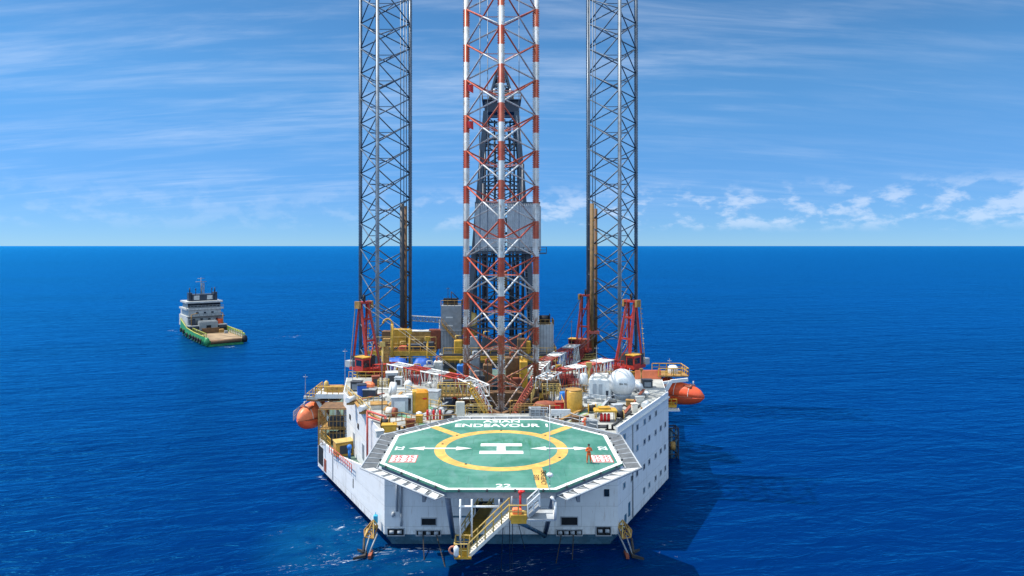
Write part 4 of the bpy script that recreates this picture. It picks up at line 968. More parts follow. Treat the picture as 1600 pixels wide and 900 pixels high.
m = MB(); m.rail([(plat.x, SY - .85, pz + .12), (P(823, 806, SY).x, SY - .85, pz + .12)], 1.1, .06, .7); part('landing_rail', m, paleyellow, bs)
m = MB(); m.box(plat.x + .1, P(822, 806, SY).x, SY - 1.02, SY - .92, pz - .25, pz + .45); part('toe_board', m, yellow, bs)
t0 = P(824, 804, SY); t1 = P(842, 772, SY)
m = MB(); m.stair((t0.x, SY - .3, pz + .2), (t1.x, SY - .3, ZH - .7), (0, 1, 0), 1.1, 9); part('upper_flight', m, grey, bs)
for dy in (-.9, .3):
    m = MB(); m.rail([(t0.x, SY + dy, pz + .3), (t1.x, SY + dy, ZH - .6)], 1.0, .07, .8, (.35, .68)); part('handrail', m, white, bs)
m = MB(); rx = pr.x
m.path([(rx, SY - 1.05, pz + .1), (rx, SY - 1.05, pz + 1.6), (rx - .35, SY - 1.05, pz + 2.0)], .12, 6); m.tube((rx, SY - 1.05, pz + .15), (rx, SY + 1.1, pz + .15), .08); part('side_frame', m, cleanwhite, bs)
for px, y0, y1 in ((719, 776, 852), (737, 776, 840)):
    a_, b_ = P(px, y0, SY), P(px, y1, SY); m = MB(); m.tube((a_.x, SY + .2, b_.z), (a_.x, SY + .2, ZH - .5), .09, 6); part('hanger', m, cleanwhite, bs)
m = MB(); a_, b_ = P(717, 793, SY), P(780, 793, SY); m.tube((a_.x, SY + .2, a_.z), (b_.x, SY + .2, a_.z), .10, 6); m.tube((b_.x, SY + .2, a_.z), (b_.x, SY + .2, ZH - .5), .07, 6); part('cross_pipe', m, cleanwhite, bs)
m = MB(); m.tube(P(796, 809, SY), P(853, 837, 78.05), .2, 8); part('raking_brace', m, hullblue, bs)
for px in (800, 866):
    m = MB(); q = P(px, 806, SY); m.tube((q.x, SY + .9, pz + .1), (q.x, SY + .9, ZH - .5), .08, 6); part('hanger', m, lightgrey, bs)
# inner yellow stair leading into the dark opening in the bow
t = thing('inner_stair', 'yellow stair behind the boarding stair leading into the dark bow recess', 'stair', tuple(P(745, 830, 68)))
m = MB(); m.stair(P(731, 842, 58), P(764, 788, 77.5), (1, -.3, 0), 1.3, 40); part('flight', m, yellow, t)
for dy in (-.65, .65):
    q = Vector((dy, dy * -.3, .1)); m = MB(); m.rail([P(729, 840, 73) + q, P(762, 786, 75) + q], 1.0, .07, .9); part('handrail', m, paleyellow, t)
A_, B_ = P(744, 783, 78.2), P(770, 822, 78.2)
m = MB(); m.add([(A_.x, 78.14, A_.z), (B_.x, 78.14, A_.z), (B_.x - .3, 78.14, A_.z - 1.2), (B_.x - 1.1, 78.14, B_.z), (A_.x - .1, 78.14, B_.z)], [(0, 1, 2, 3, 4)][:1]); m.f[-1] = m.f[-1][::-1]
o = part('bow_recess', m, dark, hull)  # flat dark sheet on the bow, painted for the shade in the recess
q = P(703, 830, 78.15)
m = MB(); m.box(P(702, 800, 78).x, P(737, 800, 78).x, 78.08, 78.2, P(700, 807, 78.1).z - .12, P(700, 807, 78.1).z + .05); part('bow_ledge', m, hullblue, hull)
# lifebuoy and rescue bag at the foot of the stair
q = P(709, 852, SY); m = MB(); m.torus((q.x, SY - .9, q.z), .30, .09, 'Y', 16, 8); solo('lifebuoy', m, fadedbuoy, 'faded pinkish lifebuoy at the foot of the boarding stair', 'lifebuoy')
q = P(713, 866, SY - 1); m = MB()
m.loft([[(q.x + r * math.cos(a) * 1.0, SY - 1.1 + r * .7 * math.sin(a), q.z + z) for a in [2 * math.pi * i / 9 for i in range(9)]] for r, z in ((.08, -.2), (.24, .0), (.21, .3), (.25, .55), (.08, .75))], True, True)
solo('rescue_bag', m, cleanwhite, 'white rescue bag tied to the lowest landing of the stair', 'bag')
# fire monitor on the landing
q = P(813, 796, 56.5)
t = thing('fire_monitor', 'red fire monitor standing on the stair landing under the helideck edge', 'fire monitor', (q.x, 56.5, pz + .12))
zt = P(813, 769, 56.5).z
m = MB(); m.tube((q.x, 56.5, pz + .12), (q.x, 56.5, zt), .10, 8); part('standpipe', m, brightred, t)
m = MB(); m.ball((q.x, 56.5, zt), .2, 10, 6); m.tube((q.x, 56.5, zt), (q.x + .35, 56.2, zt + .2), .11, 8, .07); part('nozzle', m, brightred, t)
q = P(808, 797, SY); m = MB(); m.rbox((q.x, 56.4, pz + .13), (.8, .5, .45), .08); solo('valve_box', m, paleorange, 'faded orange valve box beside the red fire monitor', 'valve box')
# wires under the platform
def wire(label, pts, r=.035, cat='wire', mm=darkgrey, grp=None, nm='mooring_wire'):
    m = MB(); m.path(pts, r, 5); return solo(nm, m, mm, label, cat, grp)
for px0, y0, px1, y1 in ((786, 818, 783, 890), (796, 812, 797, 890), (801, 812, 800, 888), (808, 810, 820, 858)):
    a_, b_ = P(px0, y0, 56.3), P(px1, y1, 72); wire('thin dark wire dropping from the stair landing to the sea', [a_, Vector((b_.x, b_.y, max(b_.z, -.1)))], .035, grp='wires under the stair landing')
def chain(label, px0, py0, px1, py1):
    a_, b_ = P(px0, py0, 78.0), G(px1, py1, -.2)
    m = MB(); n = 34
    for i in range(n):
        p, q = a_.lerp(b_, i / n), a_.lerp(b_, (i + .8) / n); m.tube(p, q, .075 if i % 2 else .05, 5)
    solo('anchor_chain', m, chainmat, label, 'chain', 'anchor chains at the bow')
chain('rusty anchor chain nearest the left mooring slot, hanging straight', 661, 836, 663, 880)
chain('rusty anchor chain slanting from the left mooring slot towards the stair', 682, 836, 697, 892)
chain('dark anchor chain slanting left from the right mooring slot', 877, 836, 868, 886)
chain('dark anchor chain hanging straight from the right mooring slot', 896, 836, 894, 880)

# ------------------------------------------------------------------ bow anchors on their racks
def anchor(label, sx):
    kx = CX + (565 - CX) if sx < 0 else 1000
    rk = P(582 if sx < 0 else 974, 832, 78.6)
    t = thing('anchor_rack', label[0], 'anchor rack', (rk.x, 78.3, .6))
    base = Vector((rk.x, 78.2, 1.5))
    A_ = [base + Vector((sx * a * .72, b, c * .62)) for a, b, c in ((-.9, .3, 1.4), (.6, .2, 1.6), (.9, -.9, .1), (-.5, -1.0, -.1), (-.2, .2, 2.6), (1.2, -.2, .9))]
    for i, (p, q) in enumerate(((0, 2), (1, 3), (0, 3), (1, 2), (2, 3), (4, 2), (4, 3), (5, 3), (5, 2), (0, 5), (0, 1), (4, 5), (4, 0))):
        m = MB(); m.bar(A_[p], A_[q], .12, .12); part('rack_bar', m, ochre if i % 3 else paleyellow, t)
    a_ = thing('anchor', label[1], 'anchor', (rk.x + sx * .5, 76, -.2))
    tip = G(568 if sx < 0 else 990, 868, .15)
    m = MB(); m.tube(base + Vector((sx * .7, -.9, -.1)), tip + Vector((0, 0, .3)), .15, 7); part('shank', m, chainmat, a_)
    m = MB(); m.tube(base + Vector((sx * -.7, -.4, .2)), tip + Vector((-sx * .6, 0, .1)), .11, 6); m.tube(base + Vector((sx * .1, -.7, .2)), tip + Vector((-sx * .1, 0, .1)), .09, 6); part('stay_pipe', m, grey, a_)
    for k in (-1, 1):
        d_ = Vector((sx * .9, k * .6, 0)); p = tip + Vector((-sx * .3, k * .3, 0))
        m = MB(); v = [p + Vector((0, -.25, 0)), p + Vector((0, .25, 0)), p + d_ * 1.4]
        m.add([(q.x, q.y, q.z) for q in v] + [(q.x, q.y, q.z + .28) for q in v], [(2, 1, 0), (3, 4, 5), (0, 1, 4, 3), (1, 2, 5, 4), (2, 0, 3, 5)]); part('fluke', m, chainmat, a_)
    m = MB(); m.bar(tip + Vector((-sx * .8, -.7, .1)), tip + Vector((-sx * .8, .8, .1)), .35, .35); part('crown_bar', m, rustred, a_)
anchor(('yellow anchor rack on the sunlit left bow corner', 'rusty anchor half in the water below the left bow corner'), -1)
anchor(('yellow anchor rack on the shaded right bow corner', 'rusty anchor half in the water below the right bow corner'), 1)
q = P(587, 812, 78.9); m = MB(); m.rbox((q.x, 78.9, q.z - .35), (.5, .5, .95), .1); m.tube((q.x, 78.9, q.z + .6), (q.x, 78.9, q.z + .9), .05); solo('light_buoy', m, cyan, 'cyan marker buoy above the left anchor rack', 'buoy')

# ------------------------------------------------------------------ whip antenna at the front of the helideck
t = thing('whip_antenna', 'tall white whip antenna with white ball foot at the front helideck edge', 'antenna', (4.35, 57.1, ZH - .7))
q0, q1, q2 = P(858, 768, 57.1), P(859, 742, 57.1), P(859, 633, 57.1)
for i in range(5):
    m = MB(); z0 = q0.z + (q1.z - q0.z) * i / 5; z1 = q0.z + (q1.z - q0.z) * (i + 1) / 5; m.tube((q1.x, 57.1, z0), (q1.x, 57.1, z1), .04, 6); part('striped_foot', m, (pathgreen, white)[i % 2], t)
m = MB(); m.ball((q1.x, 57.1, q1.z), (.30, .28, .2), 12, 8); part('base_ball', m, cleanwhite, t)
m = MB(); m.tube((q1.x, 57.1, q1.z), (q1.x, 57.1, q2.z), .045, 6, .03); part('mast', m, cleanwhite, t)

# ------------------------------------------------------------------ people
def person(label, loc, rz, sc=1.):
    """standing figure grown from a skeleton: arms raised to the chest as if holding a phone"""
    J = {'hip': (0, 0, .95, .155, .115), 'bel': (0, .0, 1.08, .15, .11), 'chest': (0, .01, 1.30, .18, .12), 'nk': (0, .0, 1.46, .065, .06), 'hd0': (0, -.015, 1.55, .075, .085), 'hd1': (0, -.015, 1.66, .088, .10), 'hd2': (0, -.005, 1.74, .06, .07)}
    E = [('hip', 'bel'), ('bel', 'chest'), ('chest', 'nk'), ('nk', 'hd0'), ('hd0', 'hd1'), ('hd1', 'hd2')]
    for s_, n_ in ((1, 'r'), (-1, 'l')):
        J.update({'hj' + n_: (s_ * .11, 0, .88, .115, .11), 'kn' + n_: (s_ * .15, -.02, .50, .082, .08), 'an' + n_: (s_ * .18, .02, .10, .05, .05), 'to' + n_: (s_ * .20, -.15, .045, .045, .035),
                  'sh' + n_: (s_ * .205, .0, 1.39, .078, .075), 'el' + n_: (s_ * .31, -.05, 1.13, .06, .06), 'wr' + n_: (s_ * .10, -.26, 1.28, .036, .036)})
        E += [('hip', 'hj' + n_), ('hj' + n_, 'kn' + n_), ('kn' + n_, 'an' + n_), ('an' + n_, 'to' + n_), ('chest', 'sh' + n_), ('sh' + n_, 'el' + n_), ('el' + n_, 'wr' + n_)]
    def grow(J, E, root, sub=2):
        ks = list(J); me = bpy.data.meshes.new('t'); me.from_pydata([J[k][:3] for k in ks], [(ks.index(a), ks.index(b)) for a, b in E], [])
        o = bpy.data.objects.new('t', me); col.objects.link(o)
        md = o.modifiers.new('s', 'SKIN'); md.use_smooth_shade = True
        for i, k in enumerate(ks): v = me.skin_vertices[0].data[i]; v.radius = J[k][3:]; v.use_root = (k == root)
        o.modifiers.new('d', 'SUBSURF').levels = sub
        bpy.context.view_layer.update()
        r_ = bpy.data.meshes.new_from_object(o.evaluated_get(bpy.context.evaluated_depsgraph_get())); bpy.data.objects.remove(o); return r_
    t = thing('person', label, 'person', loc)
    me = grow(J, E, 'hip'); me.name = 'body'; me.materials.clear()
    for mm in (coverall, skin, black, darkgrey): me.materials.append(mm)
    for p in me.polygons:
        c = p.center
        p.material_index = 1 if c.z > 1.47 else (2 if c.z < .10 else (1 if c.y < -.235 and c.z > 1.1 else 0))
    o = bpy.data.objects.new('body', me); col.objects.link(o); o.parent = t
    for s_ in (1, -1):                                             # hands: palm, four fingers and a thumb closed round the phone
        Jh = {'w': (s_ * .10, -.255, 1.28, .030, .026), 'p': (s_ * .07, -.315, 1.33, .036, .02)}; Eh = [('w', 'p')]
        for f in range(4):
            a = 'f%d' % f
            Jh[a + 'a'] = (s_ * (.07 - .018), -.335 - .012 * f, 1.365 - .022 * f, .010, .010); Jh[a + 'b'] = (s_ * .025, -.350 - .010 * f, 1.37 - .022 * f, .008, .008); Jh[a + 'c'] = (s_ * .01, -.335 - .006 * f, 1.365 - .022 * f, .007, .007)
            Eh += [('p', a + 'a'), (a + 'a', a + 'b'), (a + 'b', a + 'c')]
        Jh['ta'] = (s_ * .075, -.29, 1.355, .012, .012); Jh['tb'] = (s_ * .045, -.30, 1.39, .009, .009); Eh += [('w', 'ta'), ('ta', 'tb')]
        hm = grow(Jh, Eh, 'w', 1); hm.name = 'hand'; hm.materials.clear(); hm.materials.append(skin)
        h = bpy.data.objects.new('hand', hm); col.objects.link(h); h.parent = t
    def bit(nm, m, mm):
        o = bpy.data.objects.new(nm, m.mesh(nm, mm)); col.objects.link(o); o.parent = t
    m = MB(); m.ball((0, .012, 1.70), (.105, .122, .105), 14, 9); bit('hair', m, hair)
    m = MB(); m.ball((0, -.118, 1.615), (.014, .022, .02), 8, 6); bit('nose', m, skin)
    for s_ in (1, -1):
        m = MB(); m.ball((s_ * .034, -.103, 1.645), (.012, .008, .008), 8, 6); bit('eye', m, dark)
        m = MB(); m.ball((s_ * .095, .0, 1.625), (.014, .026, .035), 8, 6); bit('ear', m, skin)
    m = MB(); m.box(-.025, .025, -.112, -.10, 1.572, 1.580); bit('mouth', m, rustred)
    for z in (1.18, .62):
        pass
    m = MB(); m.torus((0, .0, 1.02), .150, .020, 'Z', 18, 6); m.v = [(x, y * .76, z) for x, y, z in m.v]; bit('belt', m, darkgrey)
    t.rotation_euler = (0, 0, rz); t.scale = (sc, sc, sc)
    return t
q = G(920, 723.5, ZH)
person('person in an orange coverall with dark hair standing on the green helideck', (q.x, q.y, ZH + .004), R(14), 1.03)

# ------------------------------------------------------------------ things on the accommodation roof
def boxy(nm, px, py, z, wd, dp, ht, mm, label, cat, rz=0., lid=None, front=None, r=.08, grp=None):
    """deck box or cabinet standing at a surveyed spot: body, lid, front panel"""
    q = G(px, py, z); cy = q.y + dp / 2
    t = thing(nm, label, cat, (q.x, cy, z + .012), grp)
    m = MB(); m.rbox((q.x, cy, z + .012), (wd, dp, ht), min(r, ht * .3)); part('body', m, mm, t)
    if lid: m = MB(); m.rbox((q.x, cy, z + .012 + ht), (wd + .12, dp + .12, .12), .04); part('lid', m, lid, t)
    if front:
        m = MB(); m.box(q.x - wd * .32, q.x + wd * .32, cy - dp / 2 - .05, cy - dp / 2 - .003, z + ht * .18, z + ht * .8); part('door', m, front, t)
    t.rotation_euler = (0, 0, rz); return t
b_ = boxy('deck_cabinet', 656, 645.5, ZR, 2.1, 1.5, 2.95, amber, 'tall glossy amber cabinet on the left roof behind the helideck', 'cabinet', R(8), None, None, .3)
q = wloc(b_); m = MB(); m.ball((q.x + .55, q.y - .76, ZR + 1.9), (.3, .03, .12), 10, 6); part('emblem', m, brightred, b_)
m = MB(); m.rbox((q.x - .85, q.y, ZR + .02), (.5, 1.55, 2.9), .12); part('side_panel', m, yellow, b_)
boxy('deck_cabinet', 639, 647, ZR, .85, .9, 2.6, offwhite, 'narrow cream cabinet with a dark pane beside the amber cabinet', 'cabinet', 0, None, glass)
boxy('deck_locker', 624, 648, ZR, 2.2, 1.3, 2.2, lightgrey, 'wide pale grey locker left of the amber cabinet', 'locker', R(4), cleanwhite, cleanwhite)
boxy('deck_locker', 677, 634, ZR, 1.7, 1.5, 1.9, cleanwhite, 'white locker with sloping lid right of the amber cabinet', 'locker', R(-12), lightgrey)
boxy('sign_board', 719, 652, ZR, 1.15, .35, 2.0, fabricpale, 'pinkish white upright board at the edge of the leg well', 'board')
boxy('deck_locker', 611, 600, ZR, 1.9, 1.6, 1.7, lightgrey, 'grey vent locker with dark louvres behind the white dish', 'locker', R(10), cleanwhite, darkgrey)
boxy('deck_locker', 622, 604, ZR, 1.2, 1.2, 1.3, cleanwhite, 'small white locker between the dish and the round tank', 'locker', 0, lightgrey, glass)
q = G(614, 625, ZR); t = thing('satellite_dish', 'white drum-shaped satellite dish on the left roof', 'satellite dish', (q.x, q.y, ZR))
m = MB(); m.lathe((q.x, q.y, ZR + .012), [(.45, 0), (.35, .2), (.22, .6), (.22, .9)], 12); part('pedestal', m, lightgrey, t)
m = MB(); m.tube((q.x + .35, q.y + .1, ZR + 1.55), (q.x - .35, q.y - .15, ZR + 1.65), 1.0, 22, .98); m.tube((q.x - .36, q.y - .152, ZR + 1.651), (q.x - .5, q.y - .2, ZR + 1.67), .97, 22, .55); part('drum', m, cleanwhite, t)
q = G(638, 608, ZR); m = MB(); m.lathe((q.x, q.y, ZR + .012), [(.5, 0), (.62, .15), (.62, .9), (.45, 1.25), (.1, 1.4)], 16); solo('water_tank', m, cleanwhite, 'small round white tank on the left roof under the boom', 'tank')
q = G(613, 651, ZR); t = thing('drum_buoy', 'red and white drum lying on the left roof edge', 'drum', (q.x, q.y, ZR))
m = MB(); m.tube((q.x - .7, q.y + .2, ZR + .62), (q.x + .1, q.y, ZR + .62), .6, 16); part('drum', m, fabricpale, t)
m = MB(); m.tube((q.x + .1, q.y, ZR + .62), (q.x + .6, q.y - .1, ZR + .62), .6, 16, .5); part('end_cap', m, rustred, t)
q = G(737, 646, ZR - 1.5); t = thing('hose_reel', 'black hose coiled on a stand in the leg well beside the yellow stair', 'hose', (q.x, q.y, ZR - 3))
for k in range(5):
    m = MB(); m.torus((q.x, q.y, ZR - 1.6 + k * .32), 1.0 - .06 * k, .17, 'Z', 18, 6); part('hose_turn', m, (black, blueblack)[k % 2], t)
m = MB(); m.lathe((q.x, q.y, ZR - 3), [(1.1, 0), (1.1, .1), (.3, .2), (.3, 2.8)], 12); part('stand', m, grey, t)
# elevated yellow walkway and stairs at the front leg
t = thing('raised_walkway', 'pale yellow railed walkway on short legs left of the striped leg', 'walkway', (-6.4, 95, ZR))
m = MB(); m.box(-9.0, -4.3, 94.2, 95.6, 14.0, 14.16); part('floor', m, ochre, t)
for y in (94.25, 95.55):
    m = MB(); m.rail([(-9.0, y, 14.16), (-4.3, y, 14.16)], 1.6, .065, .62, (.08, .5)); part('railing', m, paleyellow, t)
for i in range(6):
    x = -8.8 + i * .85; m = MB(); m.tube((x, 94.3, 14.0), (x + (.5 if i % 2 else -.5), 94.0, 12.2), .06, 5); part('leg', m, paleyellow, t)
t = thing('deck_stair', 'bright yellow steep stair left of the foot of the striped leg', 'stair', (-3.2, 92.5, 11.8))
m = MB(); m.stair((-1.95, 92.6, 11.9), (-4.3, 93.6, 15.4), (.3, 1, 0), 1.1, 12); part('flight', m, yellow, t)
m = MB(); m.rail([(-1.95, 92.0, 12.0), (-4.3, 93.0, 15.5)], 1.0, .06, .8); part('handrail', m, paleyellow, t)
t = thing('deck_stair', 'faded red stair between the yellow stair and the striped leg', 'stair', (-2.2, 94.6, 11.8))
m = MB(); m.stair((-1.3, 94.6, 11.2), (-3.6, 95.4, 15.2), (.3, 1, 0), 1.4, 13); part('flight', m, whitered, t)
m = MB(); m.rail([(-1.3, 93.9, 11.3), (-3.6, 94.7, 15.3)], 1.1, .07, .9); part('handrail', m, white, t)
t = thing('deck_stair', 'rust red stair right of the foot of the striped leg', 'stair', (2.9, 94.6, 11.8))
m = MB(); m.stair((1.7, 94.6, 11.2), (4.4, 95.8, 15.3), (-.3, 1, 0), 1.4, 13); part('flight', m, rustred, t)
m = MB(); m.rail([(1.7, 93.9, 11.3), (4.4, 95.1, 15.4)], 1.1, .07, .9); part('handrail', m, whitered, t)
t = thing('leg_well_frame', 'rusty brown beam frame round the foot of the striped leg', 'frame', (0, 99, ZM))
m = MB(); m.box(-8.1, 8.1, 88.1, 112, 10.2, 10.35); part('well_floor', m, blueblack, t)
for p, q in (((-7.4, 107.6), (0, 94.4)), ((0, 94.4), (7.4, 107.6)), ((-7.4, 107.6), (7.4, 107.6))):
    m = MB(); m.bar((p[0], p[1], 11.2), (q[0], q[1], 11.2), .6, .8); part('guide_beam', m, brown, t)
m = MB(); m.box(-3.4, 3.4, 103, 105, 10.36, 12.6); part('jacking_unit', m, brown, t)
for sx in (-1, 1):
    m = MB(); m.rbox((sx * 6.6, 108.6, 10.36), (1.8, 2.0, 3.6), .2); part('jacking_case', m, brown if sx > 0 else grey, t)
m = MB(); m.rbox((0, 97.4, 10.36), (1.7, 1.2, 1.4), .15); part('jacking_case', m, darkgrey, t)
# railings round the roof
def fence(label, pts, mm=paleyellow, h=1.1, step=1.5, nm='guard_rail', r=.05):
    m = MB(); m.rail(pts, h, r, step); return solo(nm, m, mm, label, 'railing')
z = ZR + .012
fence('yellow guard rail at the front edge of the leg well behind the helideck lettering', [(-7.8, 87.9, z), (-4.4, 87.6, z), (-1.2, 87.6, z)])
fence('rusty guard rail right of centre at the front edge of the leg well', [(1.2, 87.6, z), (4.0, 87.6, z), (7.8, 87.9, z)], ochre)
fence('yellow guard rail along the left roof edge above the sunlit wall', [(-23.5, 100.9, z), (-16.9, 86.2, z)], paleyellow)
fence('low yellow guard rail at the rear of the left roof behind the lockers', [(-25.5, 111.4, z), (-17, 111.4, z), (-8.6, 111.4, z)], yellow)
fence('yellow guard rail on the right roof beside the rust red stair', [(8.5, 108, z), (8.5, 97, z), (8.5, 89, z)], paleyellow)
fence('yellow guard rail left of the leg well next to the pinkish board', [(-8.5, 108, z), (-8.5, 99, z), (-8.5, 89.5, z)], paleyellow)
fence('pale posts and rail along the right roof bulwark by the round dome', [tuple(Vector((q.x, q.y, z)) - nr * .4) for q in (A.lerp(B, .05), A.lerp(B, .5), A.lerp(B, .98))], paleyellow, 1.7)
fence('grey guard rail behind the right corner of the helideck lettering', [(6.2, 83.5, z), (8.8, 83.8, z), (11.6, 80.2, z)], lightgrey)
fence('weathered guard rail behind the left rear edge of the helideck', [(-12.9, 79.6, z), (-8.8, 82.6, z), (-5.6, 83.2, z)], ochre)
fence('yellow guard rail at the rear of the right roof by the davit', [(8.6, 111.4, z), (18, 111.4, z), (26.4, 111.4, z)], yellow)
fence('yellow guard rail crossing the left roof in front of the round white tank', [(-14.5, 101, z), (-11.2, 97, z), (-8.8, 96, z)], paleyellow)
# painted walkways on the roof
def paint(pts, wd, mm, nm='walkway_paint', dz=.016):
    m = MB()
    for p, q in zip(pts, pts[1:]):
        m.add([(x, y, ZR + dz) for x, y in strip((p.x, p.y), (q.x, q.y), wd)], [(0, 1, 2, 3)])
    return part(nm, m, mm, house)
paint([G(664, 633, ZR), G(722, 662, ZR)], .8, pathgreen); paint([G(618, 645, ZR), G(672, 668, ZR)], .8, pathgreen, dz=.020)
paint([G(884, 656, ZR), G(942, 632, ZR)], .5, pathgreen); paint([G(890, 659, ZR), G(948, 634, ZR)], .25, limerail, dz=.020); paint([G(942, 632, ZR), G(960, 632, ZR)], .5, grey, dz=.024)
paint([G(690, 640, ZR), G(715, 650, ZR)], 1.8, grey, 'deck_hatch', .024)
# right roof
q = G(975, 627, ZR); t = thing('radome', 'big round white radome dome on the right roof', 'radome', (q.x, q.y + 1.6, ZR))
m = MB(); m.lathe((q.x, q.y + 1.6, ZR + .012), [(1.2, 0), (1.2, .5), (1.45, .8)], 20); part('base', m, lightgrey, t)
m = MB(); m.ball((q.x, q.y + 1.6, ZR + 2.35), (1.92, 1.92, 2.0), 32, 20); part('shell', m, cleanwhite, t)
l_ = lettering('SEA TEL', .34, markblack, t, (q.x - .15, q.y - .34, ZR + 2.5), name='lettering', bold=.006); l_.rotation_euler = (R(90), 0, R(-8))
q = G(938, 623, ZR); t = thing('roof_cabin', 'white cabin with rounded roof edges beside the round radome', 'cabin', (q.x + .4, q.y + 1.8, ZR))
m = MB(); m.rbox((q.x + .4, q.y + 1.9, ZR + .012), (3.3, 3.8, 2.8), .14, R(-14)); part('wall', m, cleanwhite, t)
m = MB(); m.rbox((q.x + .4, q.y + 1.9, ZR + 2.82), (2.0, 2.6, .35), .06, R(-14)); part('roof_hatch', m, offwhite, t)
c_ = Vector((q.x + .4, q.y + 1.9, ZR)); rr = Matrix.Rotation(R(-14), 3, 'Z')
for lx, w_, z0, z1, mm, nm in ((-.75, .55, .5, 2.1, lightgrey, 'door'), (.1, .5, .5, 2.1, lightgrey, 'door'), (1.05, .35, .35, 1.2, blueblack, 'vent')):
    p0 = c_ + rr @ Vector((lx - w_ / 2, -1.92, 0)); p1 = c_ + rr @ Vector((lx + w_ / 2, -1.92, 0)); m = MB(); zz = Vector((0, 0, (z0 + z1) / 2)); m.bar(p0 + zz, p1 + zz, .06, z1 - z0); part(nm, m, mm, t)
q = G(996, 613, ZR); m = MB(); m.lathe((q.x, q.y, ZR + .012), [(.3, 0), (.25, .5), (.9, .75), (.75, 1.2), (.15, 1.7)], 16); solo('radar_cone', m, cleanwhite, 'small white cone antenna right of the round radome', 'antenna')
q = G(898, 645, ZR); t = thing('ochre_tank', 'upright ochre cylindrical tank on the right roof', 'tank', (q.x, q.y + 1.25, ZR))
m = MB(); m.lathe((q.x, q.y + 1.25, ZR + .012), [(1.2, 0), (1.22, .1), (1.18, 2.6), (1.10, 2.75)], 26); part('shell', m, gold, t)
m = MB(); m.lathe((q.x, q.y + 1.25, ZR + 2.76), [(1.12, 0), (1.12, .12), (.9, .16)], 26); part('rim', m, ochre, t)
m = MB(); m.bar((q.x - 1.2, q.y + .6, ZR + .05), (q.x - .9, q.y + .75, ZR + 2.9), .5, .16); part('side_duct', m, rustred, t)
q = G(879, 628, ZR); m = MB(); m.lathe((q.x, q.y, ZR + .012), [(.4, 0), (.43, .05), (.43, 1.35), (.38, 1.42)], 14); solo('oil_drum', m, blue, 'blue drum standing between the red box and the ochre tank', 'drum')
boxy('foam_box', 879, 641, ZR, 1.9, 1.2, .95, brightred, 'bright red box beside the ochre tank', 'box', R(3), rustred)
boxy('low_screen', 876, 651, ZR, 2.6, .2, .95, cleanwhite, 'low clean white screen at the rear edge of the helideck', 'screen')
tq = G(853, 641, ZR)
m = MB(); rings = []
for i in range(9):
    u = i / 8 * 2 - 1; f = (1 - abs(u) ** 2.2) ** .5 + .03
    rings.append([(tq.x + u * 2.0 + .1 * math.sin(i * 2.2), tq.y + 1 + .9 * f * math.cos(a), ZR + .05 + (1.0 * f * max(0, math.sin(a)) if math.sin(a) > 0 else 0)) for a in [2 * math.pi * k / 14 for k in range(14)]])
m.loft(rings, True, True); solo('covered_boat', m, rustred, 'small boat under a rust red cover left of the ochre tank', 'covered boat')
q = G(912, 612, ZR); t = thing('raft_canister', 'white upright raft canister behind the ochre tank', 'raft canister', (q.x, q.y, ZR))
m = MB(); m.lathe((q.x, q.y, ZR + .9), [(.3, 0), (.62, .2), (.66, 1.0), (.6, 1.7), (.25, 1.95)], 16); part('canister', m, cleanwhite, t)
m = MB(); m.lathe((q.x, q.y, ZR + .012), [(.5, 0), (.2, .1), (.2, .9)], 10); part('stand', m, ochre, t)
q = G(947, 660, ZR); t = thing('fire_cart', 'yellow topped cart over red cylinders at the right roof edge', 'cart', (q.x, q.y + .6, ZR))
m = MB(); m.rbox((q.x, q.y + .7, ZR + 1.25), (2.9, 1.5, .3), .1); m.box(q.x - .9, q.x + .6, q.y + .2, q.y + 1.2, ZR + 1.56, ZR + 1.8); part('canopy', m, yellow, t)
for k in range(4):
    m = MB(); x, y = q.x - 1.2 + (k % 2) * 2.4, q.y + .1 + (k // 2) * 1.2; m.tube((x, y, ZR + .02), (x, y, ZR + 1.25), .06, 6); part('leg', m, paleyellow, t)
for k in range(3):
    m = MB(); x = q.x - .5 + k * .45; m.lathe((x, q.y + .5, ZR + .02), [(.2, 0), (.2, .85), (.08, 1.0)], 10); part('cylinder', m, brightred, t)
q = G(914, 667, ZR); t = thing('fire_hydrant', 'small orange hydrant behind the right rear edge of the helideck', 'hydrant', (q.x, q.y, ZR))
m = MB(); m.lathe((q.x, q.y, ZR + .012), [(.28, 0), (.18, .15), (.18, .8), (.24, .9), (.1, 1.15)], 12); part('body', m, paleorange, t)
for s_ in (-1, 1): m = MB(); m.tube((q.x, q.y, ZR + .65), (q.x + s_ * .35, q.y - .1, ZR + .65), .1, 8); part('outlet', m, brightred, t)
q = P(972, 576, 102); m = MB(); m.ball((q.x, 102, q.z), .42, 12, 8); m.tube((q.x, 102, ZR), (q.x, 102, q.z), .08); solo('warning_lamp', m, brightred, 'round red warning lamp on a post behind the white cabin', 'lamp')
m = MB(); m.box(22.3, 26.6, 110.7, 110.9, ZR + .02, ZR + 1.5); solo('wind_screen', m, paleorange, 'orange red screen at the rear of the right roof by the davit', 'screen')
